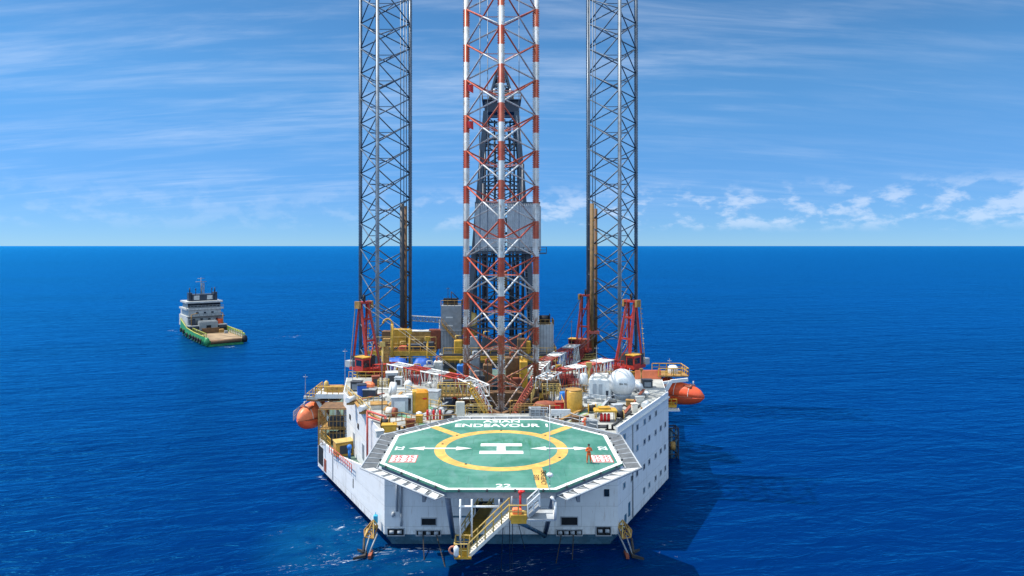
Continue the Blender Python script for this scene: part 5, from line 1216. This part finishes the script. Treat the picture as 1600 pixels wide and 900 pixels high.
# left side walkway deck (main deck level)
def cage(nm, label, x0, x1, y0, y1, z0, z1, mm, inner):
    t = thing(nm, label, 'cage', ((x0 + x1) / 2, (y0 + y1) / 2, z0))
    for x in (x0, x1):
        for y in (y0, y1): m = MB(); m.bar((x, y, z0), (x, y, z1), .16, .16); part('post', m, mm, t)
    m = MB(); m.box(x0, x1, y0, y1, z1, z1 + .15); part('roof', m, brown, t)
    for (a, b) in (((x0, y0), (x1, y0)), ((x0, y0), (x0, y1)), ((x1, y0), (x1, y1))):
        m = MB(); a, b = Vector(a + (0,)), Vector(b + (0,)); n = max(3, round((b - a).length / .55))
        for i in range(n + 1): q = a.lerp(b, i / n); m.tube((q.x, q.y, z0), (q.x, q.y, z1), .04, 4)
        for k in range(7): zz = z0 + (z1 - z0) * k / 6; m.tube((a.x, a.y, zz), (b.x, b.y, zz), .04, 4)
        part('mesh_side', m, mm, t)
    m = MB(); m.box(x0 + .1, x1 - .1, y0 + .1, y1 - .1, z0 + (z1 - z0) * .42, z0 + (z1 - z0) * .42 + .1); part('shelf', m, ochre, t)
    m = MB()
    for a in inner: m.rbox(a[0], a[1], .1)
    part('stored_gear', m, darkgrey, t)
    return t
cage('storage_cage', 'tall yellow mesh storage cage on the left side deck', -27.2, -22.9, 99.2, 103.4, ZM + .02, 11.0, ochre, [((-25.6, 101, ZM + .03), (1.3, 1.6, 1.4)), ((-24.2, 100.6, ZM + .03), (1.0, 1.2, 1.8)), ((-25, 101.5, ZM + 2.4), (2.4, 1.8, 1.2))])
boxy('power_pack', 535, 713, ZM, 2.7, 2.0, 1.9, gold, 'ochre power pack in front of the yellow mesh cage', 'power pack', R(28), paleyellow, darkgrey, .15)
q = G(546, 700, ZM + 1.5); m = MB(); m.ball((q.x, q.y, ZM + 1.65), (.36, .36, .36), 12, 8); m.tube((q.x, q.y, ZM), (q.x, q.y, ZM + 1.4), .2); solo('filter_pot', m, blue, 'round blue filter pot beside the ochre power pack', 'filter')
boxy('dark_winch_box', 561, 707, ZM, 2.8, 1.8, 1.5, darkgrey, 'dark covered winch right of the ochre power pack', 'winch', R(30), black)
fence('red and white rail along the front of the left side deck', [(-24.6, 95.3, ZM + .02), (-22.4, 91.9, ZM + .02), (-19.6, 87.2, ZM + .02)], whitered, 1.0, .9)
fence('yellow rail along the outer edge of the left side deck by the cage', [(-27.8, 102.6, ZM + .15), (-24.9, 97.2, ZM + .15)], yellow, 1.3, .8)
boxy('pipe_crate', 578, 700, ZM, 1.6, 1.2, .8, lightgrey, 'low grey crate between the dark winch and the white house wall', 'crate', R(30), grey)
t = thing('pipe_gantry', 'rusty orange pipe frame at the front left corner of the white block', 'pipe frame', (-15.4, 83.4, ZR - 3))
for p0, p1 in (((-17.0, 84.6, 8), (-17.0, 84.6, 14.4)), ((-14.2, 81.8, 12), (-14.2, 81.8, 14.4)), ((-17.0, 84.6, 14.4), (-14.2, 81.8, 14.4)), ((-17.0, 84.6, 13.7), (-14.2, 81.8, 13.7))):
    m = MB(); m.tube(p0, p1, .14, 7); part('pipe', m, whitered, t)
boxy('yellow_chest', 607, 676, ZR, 1.7, 1.0, .8, yellow, 'yellow chest at the front left corner of the roof', 'chest', R(6), yellow)
boxy('hose_box', 592, 684, ZR - .0, .9, .8, .7, offwhite, 'small cream hose box left of the yellow chest', 'box', R(20), offwhite)
# upper left platform over the side deck
t = thing('side_platform', 'white bracketed platform with yellow rail above the left side deck', 'platform', (-27.6, 110, 9))
m = MB(); m.box(-30.2, -25.4, 108, 112.4, 10.6, 11.3); part('bracket', m, white, t)
m = MB(); m.rail([(-30.1, 112, 11.3), (-30.1, 108.1, 11.3), (-25.5, 108.1, 11.3)], 1.2, .07, 1); part('railing', m, yellow, t)
m = MB(); m.rbox((-27.4, 110, 11.31), (2.6, 1.6, 1.0), .15); part('machine', m, ochre, t)
m = MB(); m.lathe((-28.9, 110, 11.31), [(.4, 0), (.4, 1.5), (.1, 1.8)], 10); part('vent', m, paleyellow, t)
boxy('pump_skid', 564, 622, ZR, 1.3, 1.3, 1.8, bluetarp, 'dark blue pump skid near the left roof edge', 'pump', R(15), blueblack)
boxy('pump_skid', 577, 623, ZR, 1.9, 1.2, 1.2, blueblack, 'black pump skid right of the dark blue pump skid', 'pump', R(-5), grey)
boxy('cream_crate', 590, 640, ZR, 2.2, 1.8, .6, fabricpale, 'flat cream crate behind the red and white drum', 'crate', R(12), ochre)
q = G(577, 606, ZR); m = MB(); m.rbox((q.x, q.y, ZR + .2), (1.7, 1.0, .7), .25, R(-20)); solo('life_jacket_box', m, paleorange, 'faded orange box at the rear left of the roof under the crane', 'box')
m = MB(); q = G(597, 660, ZR); m.tube((q.x, q.y, ZR), (q.x, q.y, P(597, 565, q.y).z), .07, 6); solo('light_pole', m, darkgrey, 'thin dark light pole on the left roof before the dish', 'pole')
m = MB(); q = P(604, 600, 114); m.box(q.x - .4, q.x + .4, 113.6, 114.4, ZM, P(604, 540, 114).z)
for k in range(5): zz = 11 + k * 2; m.box(q.x - .6, q.x + .6, 113.4, 114.6, zz, zz + .5)
solo('boom_rest', m, ochre, 'ochre boom rest post with brackets behind the left roof', 'boom rest')
m = MB(); q = G(1002, 600, ZR); m.tube((q.x, q.y, ZR), (q.x, q.y, ZR + 2.2), .12); m.box(q.x - .25, q.x + .25, q.y - .2, q.y + .2, ZR + 2.2, ZR + 2.5); solo('light_pole', m, ochre, 'short ochre light post at the rear right of the roof', 'pole')
m = MB(); q = P(1023, 587, 113); m.box(q.x - .9, q.x + .9, 112.9, 113, q.z - .4, q.z + .4); m.tube((q.x, 112.95, ZR - 2), (q.x, 112.95, q.z - .3), .07); solo('white_board', m, cleanwhite, 'small white board on a post beside the orange red screen', 'board')
# scattered deck gear, each its own thing
gear = [('vent_cowl', 'mushroom vent cowl', cleanwhite), ('cable_drum', 'cable drum', ochre), ('gas_bottle', 'gas bottle', brightred), ('tool_box', 'tool box', grey)]
def vent(px, py, mm, label):
    q = G(px, py, ZR); m = MB(); m.lathe((q.x, q.y, ZR + .012), [(.2, 0), (.2, .6), (.42, .62), (.38, .85), (.1, .98)], 12); solo('vent_cowl', m, mm, label, 'vent', 'vents on the roof')
for px, py, mm, lb in ((655, 655, cleanwhite, 'white mushroom vent in front of the amber cabinet'), (690, 648, lightgrey, 'grey mushroom vent on the grey hatch'), (672, 606, cleanwhite, 'white mushroom vent under the left crane boom'), (915, 630, lightgrey, 'grey mushroom vent right of the ochre tank'), (930, 640, offwhite, 'cream mushroom vent between the cart and the cabin'), (1010, 622, cleanwhite, 'white mushroom vent near the bulwark right of the radome'), (600, 628, offwhite, 'cream mushroom vent left of the dish')):
    vent(px, py, mm, lb)
def bottle(x, y, z, mm, label, grp, nm='gas_bottle', cat='gas bottle'):
    t = thing(nm, label, cat, (x, y, z), grp)
    m = MB(); m.lathe((x, y, z + .01), [(.16, 0), (.16, 1.1), (.06, 1.3)], 9); part('body', m, mm, t); m = MB(); m.tube((x, y, z + 1.31), (x, y, z + 1.42), .06, 6); part('valve', m, darkgrey, t)
for k in range(6):
    q = G(668, 656, ZR); bottle(q.x + .4 * k, q.y + .15 * (k % 2), ZR, (brightred, offwhite)[k % 2], ('red' if k % 2 == 0 else 'cream') + ' gas bottle in the row behind the left rear edge of the helideck', 'gas bottles behind the helideck')
for k, (px, py, wd, ht, mm, lb) in enumerate(((640, 668, 1.1, .8, rustred, 'rust red tool chest behind the left rear edge of the helideck'), (655, 662, .8, .9, yellow, 'narrow yellow tool chest right of the rust red chest'), (700, 657, .9, .6, darkgrey, 'dark tool chest near the pinkish board'), (901, 660, 1.1, .6, brown, 'brown tool chest behind the right rear edge of the helideck'), (925, 668, 1.4, .7, grey, 'grey tool chest left of the yellow topped cart'), (965, 642, 1.3, .7, lightgrey, 'pale grey chest in front of the radome'), (985, 637, 1.0, .9, ochre, 'ochre chest at the foot of the radome'), (992, 645, .8, 1.1, fabricpale, 'cream chest against the right bulwark'), (958, 634, 1.0, .5, darkgrey, 'low dark chest between the cabin and the radome'), (1000, 630, 1.2, .8, offwhite, 'cream crate right of the radome foot'), (836, 650, 1.5, .9, grey, 'grey crate behind the last letter of the helideck name'), (650, 622, 1.3, .8, cleanwhite, 'small white chest behind the amber cabinet'), (700, 632, 1.0, .7, blueblack, 'blue black chest beside the yellow railing'))):
    boxy('tool_chest', px, py, ZR, wd, wd * .7, ht, mm, lb, 'chest', R(random.uniform(-25, 25)), mm)
for k, (px, py, y, wd, ht, mm, lb) in enumerate(((650, 592, 118, 2.4, 1.8, rustred, 'rust red skid on the main deck behind the left roof'), (670, 590, 120, 2.0, 2.2, grey, 'grey skid on the main deck left of the amber winch'), (685, 586, 122, 1.6, 2.6, offwhite, 'cream tank skid under the pipe rack'), (722, 590, 121, 1.8, 2.4, blue, 'blue skid seen through the left side of the striped leg'), (742, 588, 118, 1.8, 3.6, grey, 'grey cabinet seen through the striped leg'), (800, 585, 120, 2.4, 3.2, brown, 'brown cabinet seen through the right side of the striped leg'), (818, 588, 118, 1.4, 2.8, yellow, 'yellow cabinet seen through the right side of the striped leg'), (866, 592, 116, 2.2, 1.4, ochre, 'ochre skid under the right crane booms'), (762, 590, 116, 1.6, 2.4, brown, 'brown skid directly behind the striped leg'), (625, 590, 117, 2.4, 1.6, yellow, 'yellow skid behind the dish under the left boom'))):
    q = P(px, py, y); t = thing('equipment_skid', lb, 'skid', (q.x, y, ZM))
    m = MB(); m.rbox((q.x, y, ZM + .6), (wd, 1.8, q.z - ZM + ht - .6), .15); part('body', m, mm, t)
    m = MB(); m.box(q.x - wd / 2 - .2, q.x + wd / 2 + .2, y - 1.1, y + 1.1, ZM + .02, ZM + .58); part('skid_frame', m, darkgrey, t)
    m = MB(); zt = q.z + ht; m.tube((q.x - .3, y, zt), (q.x - .3, y, zt + .8), .16, 8); m.tube((q.x - .3, y, zt + .8), (q.x + wd * .3, y, zt + .8), .12, 8); m.tube((q.x + wd * .3, y, zt + .8), (q.x + wd * .3, y, zt), .12, 8); part('pipework', m, (paleyellow, lightgrey, rustred)[k % 3], t)
# pipe runs, cable trays and drums that crowd the roof
def run(nm, label, cat, pts, r, mm, z=None):
    z = ZR + .15 if z is None else z
    m = MB(); m.path([(p.x, p.y, z) for p in pts], r, 6); return solo(nm, m, mm, label, cat)
run('pipe_run', 'ochre pipe run along the left roof in front of the yellow rail', 'pipe', [G(566, 640, ZR), G(602, 662, ZR), G(634, 672, ZR)], .14, ochre)
run('pipe_run', 'rust red pipe run behind the left rear edge of the helideck', 'pipe', [G(640, 676, ZR), G(690, 660, ZR), G(716, 656, ZR)], .13, rustred)
run('pipe_run', 'pale pipe run crossing the left roof behind the lockers', 'pipe', [G(590, 612, ZR), G(640, 614, ZR), G(690, 620, ZR)], .14, cleanwhite, ZR + .5)
run('pipe_run', 'dark pipe run along the foot of the right bulwark', 'pipe', [G(958, 666, ZR), G(985, 645, ZR), G(1010, 628, ZR)], .15, darkgrey)
run('pipe_run', 'rust red pipe run in front of the ochre tank', 'pipe', [G(838, 660, ZR), G(880, 656, ZR), G(920, 652, ZR)], .12, rustred)
run('hose', 'black hose lying across the grey hatch on the left roof', 'hose', [G(690, 650, ZR), G(700, 640, ZR), G(712, 643, ZR), G(705, 648, ZR), G(716, 651, ZR)], .09, black)
run('hose', 'black hose lying between the radome and the yellow topped cart', 'hose', [G(962, 640, ZR), G(975, 634, ZR), G(984, 640, ZR), G(970, 646, ZR), G(990, 650, ZR)], .09, black)
def raft(px, py, mm, label, rz):
    q = G(px, py, ZR); t = thing('raft_canister', label, 'raft canister', (q.x, q.y, ZR))
    c_, s_ = math.cos(rz) * .75, math.sin(rz) * .75
    m = MB(); m.tube((q.x - c_, q.y - s_, ZR + .75), (q.x + c_, q.y + s_, ZR + .75), .38, 14); part('canister', m, mm, t)
    m = MB(); m.box(q.x - .5, q.x + .5, q.y - .4, q.y + .4, ZR + .02, ZR + .36); part('cradle', m, ochre, t)
raft(548, 632, cleanwhite, 'white raft canister lying nearest the rear end of the sunlit left wall', R(65))
raft(568, 646, cleanwhite, 'white raft canister lying at the middle of the left roof edge', R(65))
raft(1008, 640, cleanwhite, 'white raft canister lying against the right bulwark', R(60))
def reel(px, py, mm, label, z=ZR):
    q = G(px, py, z); t = thing('cable_drum', label, 'cable drum', (q.x, q.y, z))
    m = MB(); m.tube((q.x - .45, q.y, z + .62), (q.x + .45, q.y, z + .62), .42, 12); part('cable', m, black, t)
    for s_ in (-1, 1): m = MB(); m.tube((q.x + s_ * .45, q.y, z + .62), (q.x + s_ * .53, q.y, z + .62), .6, 16); part('flange', m, mm, t)
reel(602, 668, ochre, 'ochre cable drum beside the yellow chest at the roof corner')
reel(690, 612, whitered, 'red cable drum under the pale walkway')
reel(925, 645, yellow, 'yellow cable drum left of the yellow topped cart')
reel(846, 616, brown, 'brown cable drum beside the right edge of the leg well')
reel(968, 655, paleyellow, 'faded yellow cable drum right of the yellow topped cart')
for k, (px, py, wd, dp, ht, mm, lb) in enumerate(((556, 612, 1.6, 1.2, 1.4, darkgrey, 'dark cabinet at the rear left corner of the roof'), (700, 616, 1.5, 1.0, 1.9, darkgrey, 'dark cabinet behind the pale walkway'), (860, 612, 2.6, 1.4, 1.5, brown, 'brown machinery cabinet right of the leg well'), (880, 604, 2.4, 1.2, 1.6, whitered, 'faded red cabinet behind the ochre tank'), (897, 598, 1.6, 1.2, 1.4, offwhite, 'cream cabinet beside the raft canister'), (932, 584, 2.8, 1.0, 1.7, ochre, 'ochre cabinet behind the white cabin'), (1012, 606, 1.6, 1.2, 1.1, darkgrey, 'dark cabinet at the rear right corner of the roof'), (586, 604, 1.2, 1.0, 1.5, rustred, 'rust red cabinet left of the grey vent locker'), (648, 600, 1.8, 1.0, 1.2, grey, 'grey cabinet under the left crane boom'), (665, 596, 1.3, 1.0, 1.6, darkgrey, 'dark cabinet right of the grey cabinet under the boom'))):
    boxy('machinery_cabinet', px, py, ZR, wd, dp, ht, mm, lb, 'cabinet', R((-8, 6, 0, 12)[k % 4]), mm, darkgrey if mm is not darkgrey else grey)
for px, py, y, ht, mm, lb in ((640, 560, 131, 5.5, yellow, 'yellow post standing before the pipe rack, left of two'), (668, 560, 131, 4.2, yellow, 'yellow post standing before the pipe rack, right of two'), (598, 590, 113.5, 6, paleyellow, 'faded yellow post beside the ochre boom rest'), (700, 612, 103, 2.5, yellow, 'yellow post behind the dark cabinet at the walkway'), (873, 600, 108, 3, yellow, 'yellow post behind the ochre tank'), (920, 598, 108, 3.2, paleyellow, 'faded yellow post behind the raft canister')):
    q = P(px, py, y); m = MB(); m.tube((q.x, y, q.z - 3), (q.x, y, q.z + ht), .2, 8); m.box(q.x - .45, q.x + .45, y - .3, y + .3, q.z + ht - .7, q.z + ht + .1); solo('deck_post', m, mm, lb, 'post')
# machinery crowding the pipe rack and the drill floor
for k, (px, py, y, wd, ht, mm, lb) in enumerate(((648, 540, 134.5, 3.0, 1.6, blueblack, 'black machine on the front of the pipe rack'), (670, 540, 134.6, 2.2, 2.0, darkgrey, 'dark machine beside the grey tower on the pipe rack'), (630, 541, 134.4, 1.6, 1.2, whitered, 'red machine on the pipe rack right of the goose neck vent'), (716, 545, 133, 1.6, 2.6, yellow, 'yellow machine on the drill floor at the left edge of the striped leg'), (760, 545, 133, 1.6, 3.4, darkgrey, 'dark machine on the drill floor seen through the striped leg'), (815, 545, 132.6, 1.8, 3.0, brown, 'brown machine on the drill floor seen through the right of the striped leg'))):
    q = P(px, py, y); z0 = 14.012 if px < 690 else 13.99; t = thing('machine_unit', lb, 'machine', (q.x, y, z0))
    m = MB(); m.rbox((q.x, y, z0), (wd, 1.5, ht), .15); part('body', m, mm, t)
    m = MB(); m.tube((q.x - wd * .3, y - .3, z0 + ht), (q.x - wd * .3, y - .3, z0 + ht + .9), .12, 7); m.tube((q.x - wd * .3, y - .3, z0 + ht + .9), (q.x + wd * .4, y - .3, z0 + ht + .9), .10, 7); part('pipe', m, paleyellow, t)
# dark strips painted for shaded openings low in the left hull side, one near its rear corner
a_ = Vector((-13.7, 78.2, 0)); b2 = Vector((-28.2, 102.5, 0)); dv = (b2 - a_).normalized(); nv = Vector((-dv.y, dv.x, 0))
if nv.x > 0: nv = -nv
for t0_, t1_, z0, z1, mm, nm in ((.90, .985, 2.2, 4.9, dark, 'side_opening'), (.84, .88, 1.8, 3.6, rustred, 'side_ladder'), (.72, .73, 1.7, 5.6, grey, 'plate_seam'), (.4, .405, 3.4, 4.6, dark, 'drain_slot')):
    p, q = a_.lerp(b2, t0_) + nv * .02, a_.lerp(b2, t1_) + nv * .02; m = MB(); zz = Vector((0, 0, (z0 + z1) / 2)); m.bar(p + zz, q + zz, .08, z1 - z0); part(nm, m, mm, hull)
# derrick platforms, ladder and hoses that fill the tower
for zz in (22.5, 48.5, 55.):
    w_ = dw(zz) - .2; m = MB(); m.box(-w_, w_, DY - w_, DY - w_ + 1.2, zz, zz + .12); m.rail([(-w_, DY - w_, zz + .12), (w_, DY - w_, zz + .12)], 1.1, .06, 1.6); part('gang_platform', m, derricksteel, der)
m = MB(); m.tube((5.6, DY - 6.4, 15), (3.2, DY - 3.8, 62), .10, 6); m.tube((6.2, DY - 6.4, 15), (3.8, DY - 3.8, 62), .10, 6)
for i in range(46): z = 15 + i; f = (z - 15) / 47; m.tube((5.6 - 2.4 * f, DY - 6.4 + 2.6 * f, z), (6.2 - 2.4 * f, DY - 6.4 + 2.6 * f, z), .05, 4)
part('ladder', m, lightgrey, der)
for x0, x1, zt in ((-5.4, -4.2, 58), (-1.6, -1.2, 60), (2.0, 1.6, 60), (6.0, 4.0, 50)):
    m = MB(); m.path([(x0 + (x1 - x0) * i / 8 + .25 * math.sin(i * 1.3), DY - 5.8 + i * .25, 15 + (zt - 15) * i / 8) for i in range(9)], .13, 5); part('service_hose', m, black, der)
# clutter on the vessel's aft deck and rails
for k, (dx, dy, wd, ht, mm, lb) in enumerate(((-4.6, 20, 2.2, 1.6, blueblack, 'dark crate'), (4.4, 21, 1.8, 1.3, ochre, 'ochre crate'), (5.2, 17, 1.2, 1.0, grey, 'grey crate'), (-5.6, 15.5, 1.0, .9, rustred, 'rust red crate'))):
    c_ = Matrix.Rotation(R(38), 3, 'Z') @ (Vector((dx, dy, 2.27)) * .93) + VO
    m = MB(); m.rbox(tuple(c_), (wd, wd, ht), .1, R(38)); solo('deck_crate', m, mm, lb + " on the supply vessel's timber aft deck", 'crate')
# more rails, posts and aerials
fence('yellow rail round the lockers between the dish and the amber cabinet', [tuple(G(626, 636, ZR)), tuple(G(648, 632, ZR)), tuple(G(690, 640, ZR))], paleyellow, 1.1, 1.0)
fence('ochre rail behind the ochre tank and the raft canister', [tuple(G(876, 616, ZR)), tuple(G(900, 612, ZR)), tuple(G(924, 616, ZR))], ochre, 1.2, 1.0)
fence('faded yellow rail between the rust red stair and the covered boat', [tuple(G(830, 630, ZR)), tuple(G(836, 612, ZR)), tuple(G(850, 602, ZR))], paleyellow, 1.3, .8)
fence('pale rail in front of the white cabin', [tuple(G(915, 626, ZR)), tuple(G(948, 630, ZR)), tuple(G(962, 628, ZR))], lightgrey, 1.0, .9)
fence('yellow rail beside the pump skids on the left roof', [tuple(G(552, 626, ZR)), tuple(G(566, 634, ZR)), tuple(G(592, 632, ZR))], paleyellow, 1.1, .9)
fence('ochre rail at the roof corner above the yellow chest', [tuple(G(600, 660, ZR)), tuple(G(628, 658, ZR)), tuple(G(650, 664, ZR))], ochre, 1.1, .8)
fence('yellow rail from the pinkish board to the foot of the yellow stair', [tuple(G(724, 650, ZR)), (-4.4, 88.3, ZR), (-2.4, 88.3, ZR)], paleyellow, 1.2, .7)
fence('rusty rail right of the striped leg beside the low white screen', [(1.6, 88.4, ZR), (4.6, 88.4, ZR), tuple(G(852, 648, ZR))], ochre, 1.2, .7)
fence('yellow rail on the drill floor front edge under the derrick', [(-11.4, 131.1, 12.0), (-1, 131.1, 12.0), (10.8, 131.1, 12.0)], yellow, 1.0, 1.2)
fence('grey rail on top of the silo block beside the cable reel', [(7.1, 134.1, 19.3), (10.6, 134.1, 19.3), (10.6, 138.8, 19.3)], ochre, 1.2, 1.0)
fence('pale rail along the rear of the pipe rack containers', [(-26.4, 137, 14.02), (-20, 137, 14.02), (-13.4, 137, 14.02)], paleyellow, 2.6, 1.2)
fence('yellow rail on the cargo platform behind the blue tarpaulins', [(-24, 130.8, 11.4), (-18, 130.8, 11.4), (-12.6, 130.8, 11.4)], yellow, 2.0, 1.2)
for k, (px, y, py0, py1, mm, lb) in enumerate(((539, 108, 600, 545, lightgrey, 'thin grey aerial at the rear left roof corner'), (551, 106, 605, 560, lightgrey, 'thin grey aerial left of the rear crates'), (690, 100, 618, 566, lightgrey, 'thin grey aerial behind the pale walkway'), (932, 103, 588, 540, lightgrey, 'thin grey aerial behind the white cabin'), (984, 98, 628, 575, cleanwhite, 'white aerial in front of the round radome'), (1046, 113, 592, 560, lightgrey, 'thin grey aerial on the right davit'), (477, 112, 622, 585, lightgrey, 'thin grey aerial above the left lifeboat'), (868, 104, 610, 560, paleyellow, 'faded yellow pole between the right booms'), (700, 137, 472, 448, darkgrey, 'dark aerial on top of the grey tower'), (893, 140, 560, 500, ochre, 'ochre pole left of the dark red crane'))):
    a_, b2 = P(px, py0, y), P(px, py1, y); m = MB(); m.tube(a_, b2, .06, 5, .04); m.tube((b2.x - .35, y, b2.z - .4), (b2.x + .35, y, b2.z - .4), .04, 4); solo('aerial', m, mm, lb, 'aerial')
# strands of wire rope from the crane heads
for k, (p, q, lb) in enumerate((((-22.9, 115, 26.3), tuple(P(600, 600, 108)), 'wire rope from the left crane head down to the roof'), ((22.1, 117, 26.4), tuple(P(968, 585, 108)), 'wire rope from the right crane head down to the white cabin'), ((18.2, 146.5, 24.9), tuple(P(850, 560, 134)), 'wire rope from the dark red crane head down to the silo block'))):
    wire(lb, [p, q], .04, 'wire rope', darkgrey, None, 'wire_rope')
# low dark plant packed round the leg well and behind it
for k, (px, py, y, wd, dp, ht, z0, mm, lb) in enumerate(((700, 600, 110.5, 2.2, 1.4, 2.2, 10.36, brown, 'brown plant unit in the left of the leg well'), (726, 610, 108.5, 1.8, 1.4, 3.0, 10.36, blueblack, 'blue black plant unit in the left of the leg well'), (748, 600, 110, 2.0, 1.2, 3.6, 10.36, darkgrey, 'dark plant unit behind the left brace of the striped leg'), (806, 600, 110, 2.0, 1.2, 3.2, 10.36, rustred, 'rust red plant unit behind the right brace of the striped leg'), (836, 606, 109, 1.8, 1.4, 3.0, 10.36, darkgrey, 'dark plant unit in the right of the leg well'), (760, 628, 98.5, 1.6, 1.2, 1.4, 10.36, black, 'black winch left of the foot of the striped leg'), (803, 628, 98.5, 1.6, 1.2, 1.4, 10.36, black, 'black winch right of the foot of the striped leg'))):
    q = P(px, py, y); t = thing('plant_unit', lb, 'machine', (q.x, y, z0))
    m = MB(); m.rbox((q.x, y, z0), (wd, dp, ht), .15); part('body', m, mm, t)
    m = MB(); m.tube((q.x - wd * .35, y - dp * .4, z0 + ht), (q.x - wd * .35, y - dp * .4, z0 + ht + .8), .14, 7); m.tube((q.x - wd * .35, y - dp * .4, z0 + ht + .8), (q.x + wd * .6, y - dp * .4, z0 + ht + .8), .11, 7); part('pipe', m, (ochre, rustred, grey)[k % 3], t)
    m = MB(); m.rail([(q.x - wd / 2, y - dp / 2 - .2, z0), (q.x + wd / 2, y - dp / 2 - .2, z0)], 1.1, .05, .7); part('guard', m, (paleyellow, ochre)[k % 2], t)
# more of the busy roof: hatches, bollards, trays, cages
for k, (px, py, wd, dp, mm, lb) in enumerate(((590, 622, 1.6, 1.4, grey, 'flat grey hatch left of the wide pale grey locker'), (646, 660, 1.8, 1.0, darkgrey, 'flat dark hatch in front of the amber cabinet'), (684, 626, 1.4, 1.2, brown, 'flat brown hatch behind the white sloping locker'), (920, 622, 1.4, 1.4, grey, 'flat grey hatch between the raft canister and the cabin'), (905, 636, 1.2, 1.0, darkgrey, 'flat dark hatch right of the ochre tank foot'), (1005, 616, 1.6, 1.4, grey, 'flat grey hatch behind the bulwark canister'), (940, 668, 1.4, .8, darkgrey, 'flat dark hatch at the right rear helideck corner'))):
    q = G(px, py, ZR); m = MB(); m.rbox((q.x, q.y, ZR + .03), (wd, dp, .22), .06); solo('deck_hatch', m, mm, lb, 'hatch')
for k, (p0, p1, mm, lb) in enumerate((((556, 630), (600, 618), rustred, 'rusty cable tray behind the pump skids'), ((600, 645), (628, 616), ochre, 'ochre cable tray left of the wide grey locker'), ((662, 652), (706, 628), lightgrey, 'pale cable tray from the amber cabinet to the walkway'), ((872, 662), (916, 640), ochre, 'ochre cable tray right of the low white screen'), ((930, 652), (956, 620), lightgrey, 'pale cable tray beside the yellow topped cart'), ((975, 650), (1006, 612), rustred, 'rusty cable tray between the radome and the bulwark'), ((545, 616), (566, 648), ochre, 'ochre cable tray on the left roof edge'))):
    a_, b2 = G(*p0, ZR), G(*p1, ZR); m = MB(); up = Vector((0, 0, .35)); m.bar(a_ + up, b2 + up, .4, .1)
    n = 5
    for i in range(n + 1): q = a_.lerp(b2, i / n); m.tube(q, q + up, .05, 4)
    solo('cable_tray', m, mm, lb, 'cable tray')
def frame_cage(px, py, wd, dp, ht, mm, label):
    q = G(px, py, ZR); m = MB(); n = max(2, round(wd / .5))
    for y in (q.y, q.y + dp):
        m.rail([(q.x - wd / 2, y, ZR + .01), (q.x + wd / 2, y, ZR + .01)], ht, .055, .5, (.33, .66))
    for x in (q.x - wd / 2, q.x + wd / 2): m.rail([(x, q.y, ZR + .01), (x, q.y + dp, ZR + .01)], ht, .055, .5, (.33, .66))
    return solo('pipe_cage', m, mm, label, 'cage')
frame_cage(843, 653, 2.2, 1.0, 1.1, lightgrey, 'pale pipe cage behind the end of the helideck lettering')
frame_cage(862, 620, 2.6, 1.4, 1.6, paleyellow, 'faded yellow pipe cage behind the covered boat')
frame_cage(702, 622, 2.0, 1.2, 1.3, paleyellow, 'faded yellow pipe cage beneath the pale walkway')
frame_cage(598, 610, 1.6, 1.2, 1.5, paleyellow, 'faded yellow pipe cage left of the grey vent locker')
frame_cage(898, 606, 2.0, 1.0, 1.2, whitered, 'faded red pipe cage left of the white cabin')
for k, (px, py, lb) in enumerate(((628, 674, 'black bollard left of the rust red tool chest'), (708, 659, 'black bollard below the pinkish board'), (868, 658, 'black bollard below the low white screen'), (953, 672, 'black bollard at the right rear helideck corner'))):
    q = G(px, py, ZR); m = MB()
    for dx in (-.3, .3): m.lathe((q.x + dx, q.y, ZR + .1), [(.13, 0), (.13, .45), (.17, .5), (.1, .56)], 9)
    m.box(q.x - .55, q.x + .55, q.y - .2, q.y + .2, ZR + .02, ZR + .1); solo('bollard', m, black, lb, 'bollard')
# vessel detail
def vp(nm, mm, *boxes):
    m = MB()
    for x0, x1, y0, y1, z0, z1 in boxes: m.box(VO.x + x0, VO.x + x1, VO.y + y0, VO.y + y1, z0, z1)
    return part(nm, m, mm, vs0)
vp('deck_winch', black, (-2.6, 2.6, 21.6, 24.0, 2.3, 3.9)); vp('winch_frame', brown, (-3.4, 3.4, 21.3, 21.58, 2.3, 4.4))
vp('side_store', blueblack, (-7.1, -4.0, 25, 30, 2.3, 4.85)); vp('side_store', blueblack, (4.0, 7.1, 25, 30, 2.3, 4.85))
vp('window_band', glass, (-6.45, 6.45, 31.93, 31.99, 12.3, 13.75)); vp('boat_deck', darkgrey, (-7.3, 7.3, 28.2, 29.95, 8.3, 8.6)); vp('awning', grey2, (-3.4, 3.4, 25.5, 29.8, 6.62, 6.9))
for sx in (-1, 1):
    m = MB(); m.tube((VO.x + sx * 6.2, VO.y + 27, 5.2), (VO.x + sx * 6.2, VO.y + 27, 9.6), .16, 6); m.tube((VO.x + sx * 6.2, VO.y + 27, 9.6), (VO.x + sx * 4.4, VO.y + 24.5, 10.4), .14, 6); part('deck_crane', m, ochre, vs0)
    m = MB(); m.tube((VO.x + sx * 3.2, VO.y + 33, 17.4), (VO.x + sx * 3.2, VO.y + 33, 19.4), .12, 6); m.torus((VO.x + sx * 3.2, VO.y + 33, 19.6), .45, .12, 'X', 10, 5); part('search_light', m, black, vs0)
